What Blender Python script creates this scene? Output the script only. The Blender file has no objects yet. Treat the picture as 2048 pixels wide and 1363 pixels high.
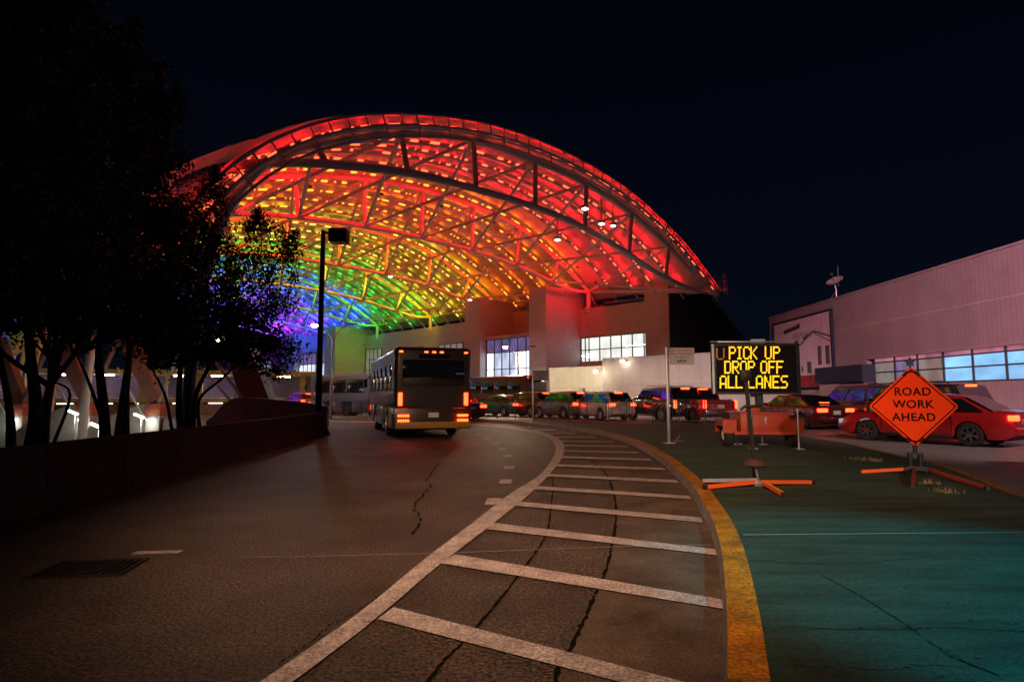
import bpy, bmesh, math, random
import numpy as np
from mathutils import Vector, Matrix
R = math.radians
random.seed(7); rng = np.random.default_rng(7)
scene = bpy.context.scene
C = scene.collection

# ------------------------------------------------------------------ camera
FPX = 1200.0; CAMH = 1.45; PITCH = math.atan((790-681.5)/FPX)
cd = bpy.data.cameras.new('camera'); cam = bpy.data.objects.new('camera', cd); C.objects.link(cam)
cam.location = (0, 0, CAMH); cam.rotation_euler = (R(90)+PITCH, 0, 0)
cd.sensor_width = 36; cd.lens = FPX/2048*36; cd.clip_start = .05; cd.clip_end = 5000
scene.camera = cam

# ------------------------------------------------------------------ world, moon, exposure
SUN_EL, SUN_ROT = R(-4.0), R(150)
w = bpy.data.worlds.new('World'); scene.world = w; w.use_nodes = True
nt = w.node_tree; bg = nt.nodes['Background']
sky = nt.nodes.new('ShaderNodeTexSky'); sky.sky_type = 'NISHITA'; sky.sun_disc = False
sky.sun_elevation = SUN_EL; sky.sun_rotation = SUN_ROT; sky.air_density = 1.0; sky.ozone_density = 3.0
tcw = nt.nodes.new('ShaderNodeTexCoord'); spw = nt.nodes.new('ShaderNodeSeparateXYZ'); crw = nt.nodes.new('ShaderNodeValToRGB'); adw = nt.nodes.new('ShaderNodeMix')
nt.links.new(tcw.outputs['Generated'], spw.inputs[0]); nt.links.new(spw.outputs['Z'], crw.inputs[0])      # city glow: a little bluer near the horizon
crw.color_ramp.elements[0].position = .0; crw.color_ramp.elements[0].color = (.034, .066, .15, 1); crw.color_ramp.elements[1].position = .62; crw.color_ramp.elements[1].color = (.007, .011, .040, 1)
adw.data_type = 'RGBA'; adw.blend_type = 'ADD'; adw.inputs[0].default_value = 1.0
nt.links.new(sky.outputs[0], adw.inputs[6]); nt.links.new(crw.outputs[0], adw.inputs[7])
nt.links.new(adw.outputs[2], bg.inputs[0]); bg.inputs[1].default_value = 0.05
sl = bpy.data.lights.new('moon', 'SUN'); sl.energy = 0.006; sl.angle = R(.5); sl.color = (.8, .88, 1)
so = bpy.data.objects.new('moon', sl); C.objects.link(so); so.rotation_euler = (R(50), 0, R(-30))
scene.view_settings.view_transform = 'Standard'; scene.view_settings.look = 'None'
scene.view_settings.exposure = 0.0; scene.view_settings.gamma = 1
scene.cycles.use_denoising = True
scene.cycles.max_bounces = 5; scene.cycles.diffuse_bounces = 3; scene.cycles.glossy_bounces = 3
scene.cycles.transmission_bounces = 3; scene.cycles.transparent_max_bounces = 6
scene.cycles.sample_clamp_indirect = 4; scene.cycles.sample_clamp_direct = 0
scene.cycles.caustics_reflective = False; scene.cycles.caustics_refractive = False

# ------------------------------------------------------------------ pixel -> place helpers (photo pixels, 2048 wide)
_fw = Vector((0, math.cos(PITCH), math.sin(PITCH))); _up = Vector((0, -math.sin(PITCH), math.cos(PITCH)))
def ray(x, y): return _fw + Vector((1, 0, 0))*((x-1024)/FPX) + _up*((681.5-y)/FPX)
def gp(x, y, z=0.0):
    r = ray(x, y); t = (z-CAMH)/r.z; return Vector((r.x*t, r.y*t, z))
def at(x, y, Y):
    r = ray(x, y); t = Y/r.y; return Vector((r.x*t, Y, CAMH+r.z*t))

# ------------------------------------------------------------------ materials
def lin(c): return tuple(c)+(1,)
def mat(name, col, rough=.6, metal=0., noise=0., nscale=6., bump=0., bscale=40., coat=0., spec=.5, stretch=None, col2=None, grain=None):
    m = bpy.data.materials.new(name); m.use_nodes = True; t = m.node_tree
    b = t.nodes['Principled BSDF']
    b.inputs['Base Color'].default_value = lin(col); b.inputs['Roughness'].default_value = rough
    b.inputs['Metallic'].default_value = metal; b.inputs['Coat Weight'].default_value = coat
    b.inputs['Specular IOR Level'].default_value = spec
    if noise or bump:
        tc = t.nodes.new('ShaderNodeTexCoord'); mp = t.nodes.new('ShaderNodeMapping')
        t.links.new(tc.outputs['Object'], mp.inputs[0])
        if stretch: mp.inputs['Scale'].default_value = stretch
    if noise:
        n = t.nodes.new('ShaderNodeTexNoise'); n.inputs['Scale'].default_value = nscale; n.inputs['Detail'].default_value = 7
        n.inputs['Roughness'].default_value = .65
        t.links.new(mp.outputs[0], n.inputs['Vector'])
        r = t.nodes.new('ShaderNodeValToRGB'); r.color_ramp.elements[0].position = .3; r.color_ramp.elements[1].position = .72
        c2 = col2 or tuple(c*(1-noise) for c in col)
        r.color_ramp.elements[0].color = lin(c2); r.color_ramp.elements[1].color = lin(tuple(min(1, c*(1+.35*noise)) for c in col))
        t.links.new(n.outputs[0], r.inputs[0]); t.links.new(r.outputs[0], b.inputs['Base Color'])
    if grain:
        n3 = t.nodes.new('ShaderNodeTexNoise'); n3.inputs['Scale'].default_value = grain[0]; n3.inputs['Detail'].default_value = 3
        t.links.new(mp.outputs[0], n3.inputs['Vector']); r3 = t.nodes.new('ShaderNodeValToRGB'); r3.color_ramp.elements[0].position = .36; r3.color_ramp.elements[1].position = .66
        r3.color_ramp.elements[0].color = (1-grain[1],)*3+(1,); r3.color_ramp.elements[1].color = (1+grain[1]*.8,)*3+(1,)
        mu = t.nodes.new('ShaderNodeMix'); mu.data_type = 'RGBA'; mu.blend_type = 'MULTIPLY'; mu.inputs[0].default_value = 1
        t.links.new(n3.outputs[0], r3.inputs[0]); t.links.new(b.inputs['Base Color'].links[0].from_socket, mu.inputs[6]); t.links.new(r3.outputs[0], mu.inputs[7]); t.links.new(mu.outputs[2], b.inputs['Base Color'])
    if bump:
        n2 = t.nodes.new('ShaderNodeTexNoise'); n2.inputs['Scale'].default_value = bscale; n2.inputs['Detail'].default_value = 5
        t.links.new(mp.outputs[0], n2.inputs['Vector'])
        bp = t.nodes.new('ShaderNodeBump'); bp.inputs['Strength'].default_value = min(1, bump); bp.inputs['Distance'].default_value = .02*max(1, bump)
        t.links.new(n2.outputs[0], bp.inputs['Height']); t.links.new(bp.outputs[0], b.inputs['Normal'])
    return m
def emit(name, col, s):
    m = bpy.data.materials.new(name); m.use_nodes = True; b = m.node_tree.nodes['Principled BSDF']
    b.inputs['Base Color'].default_value = lin(tuple(.3*c for c in col)); b.inputs['Emission Color'].default_value = lin(col)
    b.inputs['Emission Strength'].default_value = s; b.inputs['Roughness'].default_value = .4
    return m
def emit_var(name, col, s, scale=(1.2, 1.2, .5), lo=.45):
    m = emit(name, col, s); t = m.node_tree; b = t.nodes['Principled BSDF']
    tc = t.nodes.new('ShaderNodeTexCoord'); mp = t.nodes.new('ShaderNodeMapping'); mp.inputs['Scale'].default_value = scale; n = t.nodes.new('ShaderNodeTexNoise'); n.inputs['Scale'].default_value = 1.; n.inputs['Detail'].default_value = 3
    t.links.new(tc.outputs['Object'], mp.inputs[0]); t.links.new(mp.outputs[0], n.inputs['Vector']); mr = t.nodes.new('ShaderNodeMapRange')
    mr.inputs['From Min'].default_value = .32; mr.inputs['From Max'].default_value = .66; mr.inputs['To Min'].default_value = s*lo; mr.inputs['To Max'].default_value = s*1.1
    t.links.new(n.outputs[0], mr.inputs['Value']); t.links.new(mr.outputs[0], b.inputs['Emission Strength']); return m
def siding(name, col, period, axis, rough=.5, depth=.35, metal=0., seams=None):
    """painted panel cladding: grooves every `period` metres along an object axis, faint dirt"""
    m = mat(name, col, rough, metal, noise=.18, nscale=.7); t = m.node_tree; b = t.nodes['Principled BSDF']
    tc = t.nodes.new('ShaderNodeTexCoord'); sp = t.nodes.new('ShaderNodeSeparateXYZ'); t.links.new(tc.outputs['Object'], sp.inputs[0])
    src = None
    if axis == 'H':
        src = sp.outputs['Z']
    else:
        a = t.nodes.new('ShaderNodeMath'); a.operation = 'ADD'; t.links.new(sp.outputs['X'], a.inputs[0]); t.links.new(sp.outputs['Y'], a.inputs[1]); src = a.outputs[0]
    def groove(s, per, wdt):
        d = t.nodes.new('ShaderNodeMath'); d.operation = 'DIVIDE'; t.links.new(s, d.inputs[0]); d.inputs[1].default_value = per
        f = t.nodes.new('ShaderNodeMath'); f.operation = 'FRACT'; t.links.new(d.outputs[0], f.inputs[0])
        g = t.nodes.new('ShaderNodeMath'); g.operation = 'LESS_THAN'; t.links.new(f.outputs[0], g.inputs[0]); g.inputs[1].default_value = wdt/per
        return g.outputs[0]
    g = groove(src, period, .03 if period > .25 else period*.3)
    if seams:
        s2 = sp.outputs['Z'] if axis != 'H' else None
        if s2 is None:
            a = t.nodes.new('ShaderNodeMath'); a.operation = 'ADD'; t.links.new(sp.outputs['X'], a.inputs[0]); t.links.new(sp.outputs['Y'], a.inputs[1]); s2 = a.outputs[0]
        mx = t.nodes.new('ShaderNodeMath'); mx.operation = 'MAXIMUM'; t.links.new(g, mx.inputs[0]); t.links.new(groove(s2, seams, .035), mx.inputs[1]); g = mx.outputs[0]
    mix = t.nodes.new('ShaderNodeMix'); mix.data_type = 'RGBA'
    old = b.inputs['Base Color'].links[0].from_socket
    t.links.new(old, mix.inputs[6]); mix.inputs[7].default_value = lin(tuple(c*(1-depth) for c in col))
    t.links.new(g, mix.inputs[0]); t.links.new(mix.outputs[2], b.inputs['Base Color'])
    bp = t.nodes.new('ShaderNodeBump'); bp.inputs['Strength'].default_value = .5; bp.inputs['Distance'].default_value = -.02
    t.links.new(g, bp.inputs['Height']); t.links.new(bp.outputs[0], b.inputs['Normal'])
    return m

M = {}
M['asphalt'] = mat('asphalt', (.108, .076, .053), .62, noise=.8, nscale=.5, bump=2.6, bscale=42, spec=.45, grain=(38, .85))
M['gutter'] = mat('gutter_concrete', (.122, .086, .060), .8, noise=.65, nscale=1.6, bump=.7, bscale=70, spec=.3, grain=(60, .35))
M['concrete_road'] = mat('concrete_road', (.20, .18, .17), .6, noise=.3, nscale=.7, bump=.3, bscale=60)
M['line_white'] = mat('worn_white_paint', (.50, .43, .41), .7, noise=.5, nscale=4, bump=.8, bscale=55, grain=(48, .45))
M['kerb_side'] = mat('kerb_concrete', (.28, .26, .25), .8, noise=.5, nscale=5, bump=.6, bscale=45)
M['yellow'] = mat('worn_yellow_paint', (.50, .195, .008), .8, noise=.85, nscale=4.5, bump=.8, bscale=45, spec=.2, col2=(.12, .055, .015), grain=(40, .4))
M['island'] = mat('green_painted_concrete', (.050, .120, .085), .7, noise=.6, nscale=.9, bump=1.2, bscale=75, stretch=(.7, 3.4, 1), col2=(.02, .04, .03), grain=(70, .55), spec=.25)
M['seam'] = mat('tar_seam', (.006, .005, .005), 1.0, spec=.05)
M['joint'] = mat('pale_joint', (.25, .22, .2), .8, noise=.4, nscale=8)
M['ground'] = mat('dark_ground', (.05, .045, .04), .9, noise=.4, nscale=.5)
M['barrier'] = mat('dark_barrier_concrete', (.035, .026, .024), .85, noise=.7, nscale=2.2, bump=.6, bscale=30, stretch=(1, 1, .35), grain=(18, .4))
M['abut'] = mat('pale_cast_concrete', (.38, .35, .32), .8, noise=.35, nscale=1.2, bump=.3, bscale=20)
M['brick'] = mat('painted_red_cap', (.35, .1, .05), .7, noise=.3, nscale=3)
M['darkwall'] = mat('grey_retaining_wall', (.13, .13, .13), .85, noise=.35, nscale=1)
M['steel_w'] = mat('white_painted_steel', (.62, .6, .57), .45, noise=.1, nscale=3)
M['steel_g'] = mat('grey_truss_steel', (.42, .40, .38), .5, noise=.15, nscale=3)
M['galv'] = mat('galvanised_steel', (.42, .43, .44), .42, .8, noise=.25, nscale=14)
M['darkpole'] = mat('dark_bronze_pole', (.02, .017, .014), .5, .3)
M['black'] = mat('black_rubber_and_plastic', (.012, .012, .013), .6)
M['tyre'] = mat('tyre_rubber', (.014, .014, .014), .85, bump=.3, bscale=60)
M['fence'] = mat('black_fence_steel', (.02, .02, .022), .45, .2)
M['rim'] = mat('alloy_rim', (.55, .55, .57), .28, 1.)
M['glass'] = mat('dark_car_glass', (.01, .01, .013), .04, spec=.9, coat=.4)
M['chrome'] = mat('chrome_trim', (.7, .7, .72), .15, 1.)
M['plate'] = mat('pale_plate', (.62, .6, .58), .5)
M['bark'] = mat('smooth_bark', (.045, .03, .022), .8, noise=.4, nscale=5, bump=.4, bscale=20)
M['leaf'] = mat('dark_leaves', (.016, .02, .009), .6, noise=.5, nscale=2.5)
M['blossom'] = mat('dull_red_blossom', (.22, .035, .03), .7)
M['soil'] = mat('planting_soil', (.03, .022, .016), .95, noise=.4, nscale=3)
M['weed'] = mat('dry_weed', (.28, .2, .09), .8)
M['sign_orange'] = mat('orange_sign_sheeting', (.98, .058, .006), .8, noise=.12, nscale=3, spec=.08)
M['orange'] = mat('orange_trailer_paint', (.42, .044, .008), .55, noise=.22, nscale=3)
M['orange_tape'] = mat('orange_leg_sheeting', (.9, .12, .02), .5)
M['amber_tape'] = mat('amber_leg_tape', (.95, .42, .03), .5)
M['sign_white'] = mat('white_sign_sheeting', (.42, .40, .40), .5, noise=.12, nscale=5)
M['sign_red'] = mat('red_sign_ink', (.4, .02, .02), .5)
M['sign_grey'] = mat('grey_sign_ink', (.12, .11, .11), .5)
M['sign_yellow'] = mat('amber_warning_sheeting', (.95, .38, .02), .5)
M['ink'] = mat('black_ink', (.008, .006, .006), .9, spec=.03)
M['panel_h'] = siding('warm_horizontal_panels', (.54, .42, .36), .62, 'H', seams=3.2)
M['panel_v'] = siding('grey_vertical_panels', (.44, .44, .46), .62, 'V', seams=3.1)
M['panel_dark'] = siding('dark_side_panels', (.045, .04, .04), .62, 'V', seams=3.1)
M['panel_white'] = siding('cream_wall_panels', (.62, .58, .52), 1.6, 'V', depth=.3, seams=2.1)
M['panel_mauve'] = siding('mauve_grey_wall_panels', (.46, .38, .37), 1.8, 'V', depth=.35, seams=2.3)
M['corr'] = siding('corrugated_grey_cladding', (.40, .36, .36), .30, 'V', depth=.28)
M['roofing'] = mat('flat_roofing', (.08, .08, .08), .9)
M['mullion'] = mat('dark_mullion', (.06, .06, .065), .5)
M['win_warm'] = emit_var('lit_frosted_window', (.93, 1., .93), 1.0, (.7, .7, .5), .72)
M['win_dim'] = emit_var('dim_lit_window', (.9, .9, .8), .17)
M['win_blue'] = emit_var('blue_white_lit_window', (.66, .76, 1.), .95)
M['win_white'] = emit('bright_lit_window', (.93, .96, 1.), 2.0)
M['win_lilac'] = emit_var('lilac_reflection_pane', (.32, .25, .62), .4)  # emission put in for lilac light reflected by the top panes
M['win_cyan'] = emit_var('cyan_lit_window', (.26, .62, 1.), 1.15, (.35, .35, .9), .55)
M['tube'] = emit('fluorescent_tube', (1, 1, .95), 3.5)
M['lamp_w'] = emit('white_lamp', (1, .9, .66), 45)
M['lamp_s'] = emit('small_white_lamp', (1, .98, .9), 9)
M['lamp_y'] = emit('yellow_lamp', (1, .82, .35), 45)
M['tail'] = emit('red_tail_lamp', (1, .024, .006), 18)
M['tail_soft'] = emit('soft_red_tail_lamp', (1, .03, .015), 1.6)
M['brake'] = emit('bright_brake_lamp', (1, .035, .005), 20)
M['led_amber'] = emit('amber_dots', (1, .52, .008), 1.7)
M['led_dim'] = emit('dim_amber_dots', (1, .35, .02), .16)
M['head'] = emit('headlamp_lens', (.9, .95, 1), .25)

# ------------------------------------------------------------------ mesh builder
class MB:
    def __init__(s): s.v = []; s.f = []; s.mi = []; s.cur = 0
    def add(s, vs, fs):
        o = len(s.v); s.v += [tuple(p) for p in vs]; s.f += [tuple(i+o for i in f) for f in fs]; s.mi += [s.cur]*len(fs); return s
    def box(s, c, sz, rot=None):
        hx, hy, hz = sz[0]/2, sz[1]/2, sz[2]/2
        vs = [Vector((x, y, z)) for x in (-hx, hx) for y in (-hy, hy) for z in (-hz, hz)]
        if rot is not None: vs = [rot @ p for p in vs]
        c = Vector(c)
        return s.add([p+c for p in vs], [(0, 1, 3, 2), (4, 6, 7, 5), (0, 4, 5, 1), (2, 3, 7, 6), (0, 2, 6, 4), (1, 5, 7, 3)])
    def b2(s, lo, hi): return s.box([(a+b)/2 for a, b in zip(lo, hi)], [abs(b-a) for a, b in zip(lo, hi)])
    def tube(s, pts, r, n=8, cap=True):
        pts = [Vector(p) for p in pts]; rs = r if isinstance(r, (list, tuple)) else [r]*len(pts)
        vs = []; fs = []; prev = None
        for i, p in enumerate(pts):
            t = (pts[min(i+1, len(pts)-1)]-pts[max(i-1, 0)]).normalized()
            if prev is None: a = t.orthogonal().normalized()
            else:
                a = prev-t*prev.dot(t); a = a.normalized() if a.length > 1e-6 else t.orthogonal().normalized()
            prev = a; b = t.cross(a)
            for k in range(n):
                q = 2*math.pi*k/n; vs.append(p+(a*math.cos(q)+b*math.sin(q))*rs[i])
        for i in range(len(pts)-1):
            for k in range(n):
                fs.append((i*n+k, i*n+(k+1) % n, (i+1)*n+(k+1) % n, (i+1)*n+k))
        if cap: fs += [tuple(range(n))[::-1], tuple((len(pts)-1)*n+k for k in range(n))]
        return s.add(vs, fs)
    def bar(s, p0, p1, w, h):
        p0, p1 = Vector(p0), Vector(p1); t = (p1-p0); L = t.length; q = t.to_track_quat('X', 'Z').to_matrix()
        return s.box((p0+p1)/2, (L, w, h), q)
    def prism(s, poly, off):
        n = len(poly); off = Vector(off); a = [Vector(p) for p in poly]
        vs = a+[p+off for p in a]
        fs = [tuple(range(n))[::-1], tuple(range(n, 2*n))]+[(i, (i+1) % n, n+(i+1) % n, n+i) for i in range(n)]
        return s.add(vs, fs)
    def lathe(s, prof, n=24, axis='y', c=(0, 0, 0)):
        vs = []; fs = []; m = len(prof); c = Vector(c)
        for k in range(n):
            q = 2*math.pi*k/n
            for (r, h) in prof:
                p = (r*math.cos(q), h, r*math.sin(q)) if axis == 'y' else (r*math.cos(q), r*math.sin(q), h)
                vs.append(Vector(p)+c)
        for k in range(n):
            for j in range(m-1):
                a = k*m+j; b = ((k+1) % n)*m+j; fs.append((a, a+1, b+1, b))
        return s.add(vs, fs)
    def build(s, name, mats, parent=None, smooth=False, bevel=0, seg=2, weld=False, angle=None):
        me = bpy.data.meshes.new(name); me.from_pydata(s.v, [], s.f)
        if not isinstance(mats, (list, tuple)): mats = [mats]
        for m in mats: me.materials.append(m)
        if len(mats) > 1: me.polygons.foreach_set('material_index', s.mi)
        bm = bmesh.new(); bm.from_mesh(me)
        if weld: bmesh.ops.remove_doubles(bm, verts=bm.verts, dist=1e-5)
        bmesh.ops.recalc_face_normals(bm, faces=bm.faces)
        if bevel:
            es = [e for e in bm.edges if len(e.link_faces) == 2 and e.calc_face_angle(0) > R(30)]
            bmesh.ops.bevel(bm, geom=es, offset=bevel, segments=seg, affect='EDGES', profile=.5, clamp_overlap=True)
        bm.to_mesh(me); bm.free()
        if smooth or bevel:
            me.polygons.foreach_set('use_smooth', [True]*len(me.polygons))
            try: me.set_sharp_from_angle(angle=angle or R(38))
            except Exception: pass
        o = bpy.data.objects.new(name, me); C.objects.link(o)
        if parent is not None: o.parent = parent
        return o
def thing(name, label, cat, loc=(0, 0, 0), rz=0., group=None):
    o = bpy.data.objects.new(name, None); C.objects.link(o); o.location = loc; o.rotation_euler = (0, 0, rz); o.empty_display_size = .3
    return tag(o, label, cat, group)
def tag(o, label, cat, group=None):
    assert 4 <= len(label.split()) <= 16 or label == 'x', label
    o['label'] = label; o['category'] = cat
    if group: o['group'] = group
    return o
def struct(o): o['kind'] = 'structure'; return o
def lamp(name, kind, loc, energy, col, parent=None, size=.1, rot=None, spot=None, blend=.5):
    l = bpy.data.lights.new(name, kind); l.energy = energy; l.color = col
    if kind == 'AREA': l.size = size
    else: l.shadow_soft_size = size
    if spot: l.spot_size = spot; l.spot_blend = blend
    o = bpy.data.objects.new(name, l); C.objects.link(o); o.location = loc
    if rot: o.rotation_euler = rot
    if parent is not None: o.parent = parent
    return o
def interp(x, xs, ys): return float(np.interp(x, xs, ys))
def smoothpts(pts, n):
    """Catmull-Rom through ground points"""
    P = [Vector(p) for p in pts]; P = [P[0]*2-P[1]]+P+[P[-1]*2-P[-2]]; out = []
    for i in range(1, len(P)-2):
        for k in range(n):
            t = k/n; a, b, c, d = P[i-1:i+3]
            out.append(.5*((2*b)+(c-a)*t+(2*a-5*b+4*c-d)*t*t+(3*b-a-3*c+d)*t**3))
    out.append(P[-2]); return out
def strip(mb, L, Rr, z=None):
    n = len(L); vs = []
    for a, b in zip(L, Rr):
        a = Vector(a); b = Vector(b)
        if z is not None: a.z = z; b.z = z
        vs += [a, b]
    mb.add(vs, [(2*i, 2*i+1, 2*i+3, 2*i+2) for i in range(n-1)]); return mb
def offset(line, dist):
    out = []
    for i, p in enumerate(line):
        t = line[min(i+1, len(line)-1)]-line[max(i-1, 0)]; t.z = 0; t.normalize()
        out.append(p+Vector((t.y, -t.x, 0))*dist)
    return out

def resample(L, n):
    d = [0]
    for a, b in zip(L, L[1:]): d.append(d[-1]+(b-a).length)
    out = []
    for i in range(n):
        t = d[-1]*i/(n-1); out.append(Vector((interp(t, d, [p.x for p in L]), interp(t, d, [p.y for p in L]), interp(t, d, [p.z for p in L]))))
    return out

# ------------------------------------------------------------------ GROUND
g = MB(); g.add([(-1500, -1500, -3.4), (1500, -1500, -3.4), (1500, 2500, -3.4), (-1500, 2500, -3.4)], [(0, 1, 2, 3)])
struct(g.build('ground', M['ground']))
left_edge = [(-12.2, -60), (-12.2, 8), (-12.2, 24), (-14.5, 28), (-20, 36), (-45, 62), (-130, 150)]
dk = MB(); poly = [Vector((x, y, 0)) for x, y in left_edge]+[Vector((-130, 400, 0)), Vector((300, 400, 0)), Vector((300, -60, 0))]
dk.prism(poly, (0, 0, -1.6)); struct(dk.build('road_deck', M['asphalt']))
# kerb of the island
kerb_px = [(1384, 992), (1355, 957), (1322, 926), (1285, 901), (1250, 885), (1190, 868), (1104, 857), (1041, 849), (990, 845.2), (958, 843.5)]
kb = [Vector((x, y, 0)) for x, y in [(-1.7, -4), (-.75, -1.2), (.2, 1.0), (.66, 2.1), (1.04, 3.1), (1.42, 4.2), (1.80, 5.4), (2.12, 6.6), (2.36, 7.7)]]+[gp(*p) for p in kerb_px]
kb += [kb[-1]+Vector((-5, 1.6, 0)), kb[-1]+Vector((-14, 9, 0)), kb[-1]+Vector((-34, 30, 0))]
kerb = smoothpts(kb, 8)
KW = .21; kin = offset(kerb, KW); ktop = offset(kerb, .025)
def lift(L, z): return [Vector((p.x, p.y, z)) for p in L]
k = MB(); strip(k, kerb, lift(ktop, .15)); k.cur = 1; strip(k, lift(ktop, .15), lift(kin, .154))
ko = k.build('kerb', [M['kerb_side'], M['yellow']], smooth=True); struct(ko)
# far edge of the island
far_px = [(2048, 988), (1972, 959), (1904, 934), (1846, 920), (1795, 909), (1700, 886), (1656, 879), (1600, 870), (1540, 859), (1470, 850.5), (1400, 847.5), (1250, 846), (1100, 839.5), (1000, 836.5), (955, 836)]
fe = [gp(x, y, .15) for x, y in far_px]
fe = [Vector((5.2, 3, .15)), Vector((6.2, 6, .15))]+fe
fe = [Vector((3.2, -4, .15))]+fe+[fe[-1]+Vector((-6, 3, 0)), fe[-1]+Vector((-15, 10, 0)), fe[-1]+Vector((-35, 31, 0))]
far = smoothpts(fe, 8)
yl = offset(far, -.13)
ipoly = lift(kin, .15)+lift(yl, .15)[::-1]
im = MB(); im.add(ipoly, [tuple(range(len(ipoly)))]); struct(im.build('island_pavement', M['island']))
M['crackdark'] = mat('dark_pavement_crack', (.008, .009, .008), 1., spec=.05)
def icrack(px, wd, jag=.012):
    L = resample([gp(x, y, .154) for x, y in px], 90); w1 = np.cumsum(rng.normal(size=90)); w1 -= np.linspace(w1[0], w1[-1], 90); w1 = w1/np.abs(w1).max()*jag*3; mb = MB(); A, B = [], []
    for k_, p in enumerate(L):
        q = p+Vector((random.uniform(-jag, jag)*.5, w1[k_], 0)); h = Vector((wd*.4, wd*.5, 0))*random.uniform(.3, 1.2); A.append(q-h); B.append(q+h)
    strip(mb, A, B); struct(mb.build('pavement_crack', M['crackdark']))
for px_, w_ in [([(1640, 1146), (1720, 1190), (1800, 1240), (1900, 1310), (2000, 1350)], .012), ([(1500, 1120), (1660, 1128), (1850, 1116), (2048, 1122)], .008), ([(1560, 1250), (1700, 1262), (1900, 1255), (2060, 1262)], .007), ([(1440, 1003), (1600, 1012), (1760, 1006), (1980, 1018)], .012), ([(1580, 1330), (1760, 1338), (1960, 1330)], .006), ([(1380, 925), (1520, 932), (1700, 940)], .014)]: icrack(px_, w_)
lt_ = MB()
for k_ in range(70):                                               # scattered dead leaves and grit
    x_, y_ = random.uniform(1560, 2048), random.uniform(935, 1360); p = gp(x_, y_, .157)
    if p.x < 1.5+.22*(p.y-3): continue
    a = random.uniform(0, 6.28); r_ = random.uniform(.006, .024); u_ = Vector((math.cos(a), math.sin(a), 0))*r_; v_ = Vector((-math.sin(a), math.cos(a), 0))*r_*.5
    lt_.add([p-u_, p+v_+Vector((0, 0, .004)), p+u_, p-v_+Vector((0, 0, .003))], [(0, 1, 2, 3)])
lo_ = tag(lt_.build('leaf_litter', mat('dead_leaf', (.05, .03, .018), .8)), 'scattered dead leaves and grit on the green island pavement', 'leaf litter'); lo_['kind'] = 'stuff'
ye = MB(); strip(ye, lift(yl, .152), lift(far, .152)); ye.cur = 1; strip(ye, lift(far, .152), lift(offset(far, .02), 0)); struct(ye.build('island_edge_kerb', [M['yellow'], M['kerb_side']]))
# right-hand road, concrete, lies 4 mm over the deck
rr = MB(); rl = resample(far, 60)
rr.add(lift(offset(rl, .02), .004)+[Vector((-60, 90, .004)), Vector((60, 120, .004)), Vector((60, -4, .004))], [tuple(range(63))]); struct(rr.build('terminal_road', M['concrete_road']))
# slab gutter between tar seam and kerb (sheet), and seams
seamA = smoothpts([Vector((-.35, 1.0, 0)), Vector((-.48, 2.2, 0))]+[gp(*p) for p in [(859, 1363), (930, 1282), (1006, 1194), (1046, 1139), (1078, 1095), (1096, 1059), (1102, 1011), (1106, 967), (1098, 945), (1066, 914), (1022, 886), (985, 872)]], 6)
seamB = smoothpts([Vector((.12, 1.2, 0)), Vector((.16, 2.2, 0))]+[gp(*p) for p in [(1110, 1363), (1134, 1310), (1181, 1214), (1213, 1139), (1227, 1075), (1233, 1027), (1225, 975), (1201, 935), (1150, 900), (1085, 873)]], 6)
gt = MB(); n = 70; strip(gt, lift(resample(seamB, n), .004), lift(resample([p for p in kerb if -0.5 < p.y < 26 and p.x > -.2], n), .004)); struct(gt.build('gutter', M['gutter']))
def seam(name, line, wd, m, z=.009, jag=.006, gap=0.):
    mb = MB(); w1 = np.cumsum(rng.normal(size=len(line))); w1 -= np.linspace(w1[0], w1[-1], len(line)); w1 = w1/(np.abs(w1).max()+1e-6)*jag*3
    L = [p+Vector((w1[k_]+random.uniform(-jag, jag), random.uniform(-jag, jag), 0)) for k_, p in enumerate(line)]
    ws = [wd*random.choice((.35, .6, .8, 1., 1.3)) for _ in L]
    a_, b_ = [p-Vector((a*random.uniform(.3, .7), 0, 0)) for p, a in zip(L, ws)], [p+Vector((a*random.uniform(.3, .7), 0, 0)) for p, a in zip(L, ws)]
    strip(mb, a_, b_, z); mb.f = [f for f in mb.f if random.random() > gap]; mb.mi = [0]*len(mb.f); return struct(mb.build(name, m))
seam('road_joint', resample(seamA, 420), .022, M['seam'], .009, .004, .02); seam('road_joint', resample(seamB, 420), .03, M['seam'], .009, .004, .01)
crack = [(876, 925), (868, 938), (862, 948), (855, 962), (866, 969), (858, 980), (849, 992), (836, 1008), (827, 1021), (838, 1025), (843, 1034), (840, 1043), (836, 1052), (823, 1071)]
seam('road_crack', resample([gp(*p) for p in crack], 170), .028, M['seam'], .009, .016, .12)
seam('road_crack', resample([gp(*p) for p in [(560, 1330), (640, 1262), (700, 1228), (760, 1190)]], 150), .012, M['seam'], .009, .012, .25)
seam('road_crack', resample([gp(*p) for p in [(1040, 948), (1030, 970), (1012, 985), (985, 1000), (930, 1020)]], 90), .012, M['seam'], .009, .012, .25)
def ysrip(name, pts, wd, m, z):
    mb = MB(); L = resample([gp(*p) for p in pts], 40)
    strip(mb, [p-Vector((0, wd/2, 0)) for p in L], [p+Vector((0, wd/2, 0)) for p in L], z); return struct(mb.build(name, m))
ysrip('road_joint', [(480, 1116), (600, 1115), (850, 1109), (1250, 1095), (1432, 1091)], .022, M['joint'], .0135)
ysrip('road_joint', [(700, 973), (800, 969), (1000, 965)], .02, M['joint'], .0135)
# island joint: pale groove across
ij = MB(); a, b = gp(1487, 1069, .154), gp(2048, 1064, .154); strip(ij, [a, b+(b-a)*.6], [a+Vector((0, .022, 0)), b+(b-a)*.6+Vector((0, .022, 0))]); struct(ij.build('pavement_joint', mat('pale_green_joint', (.2, .36, .3), .7)))
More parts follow.
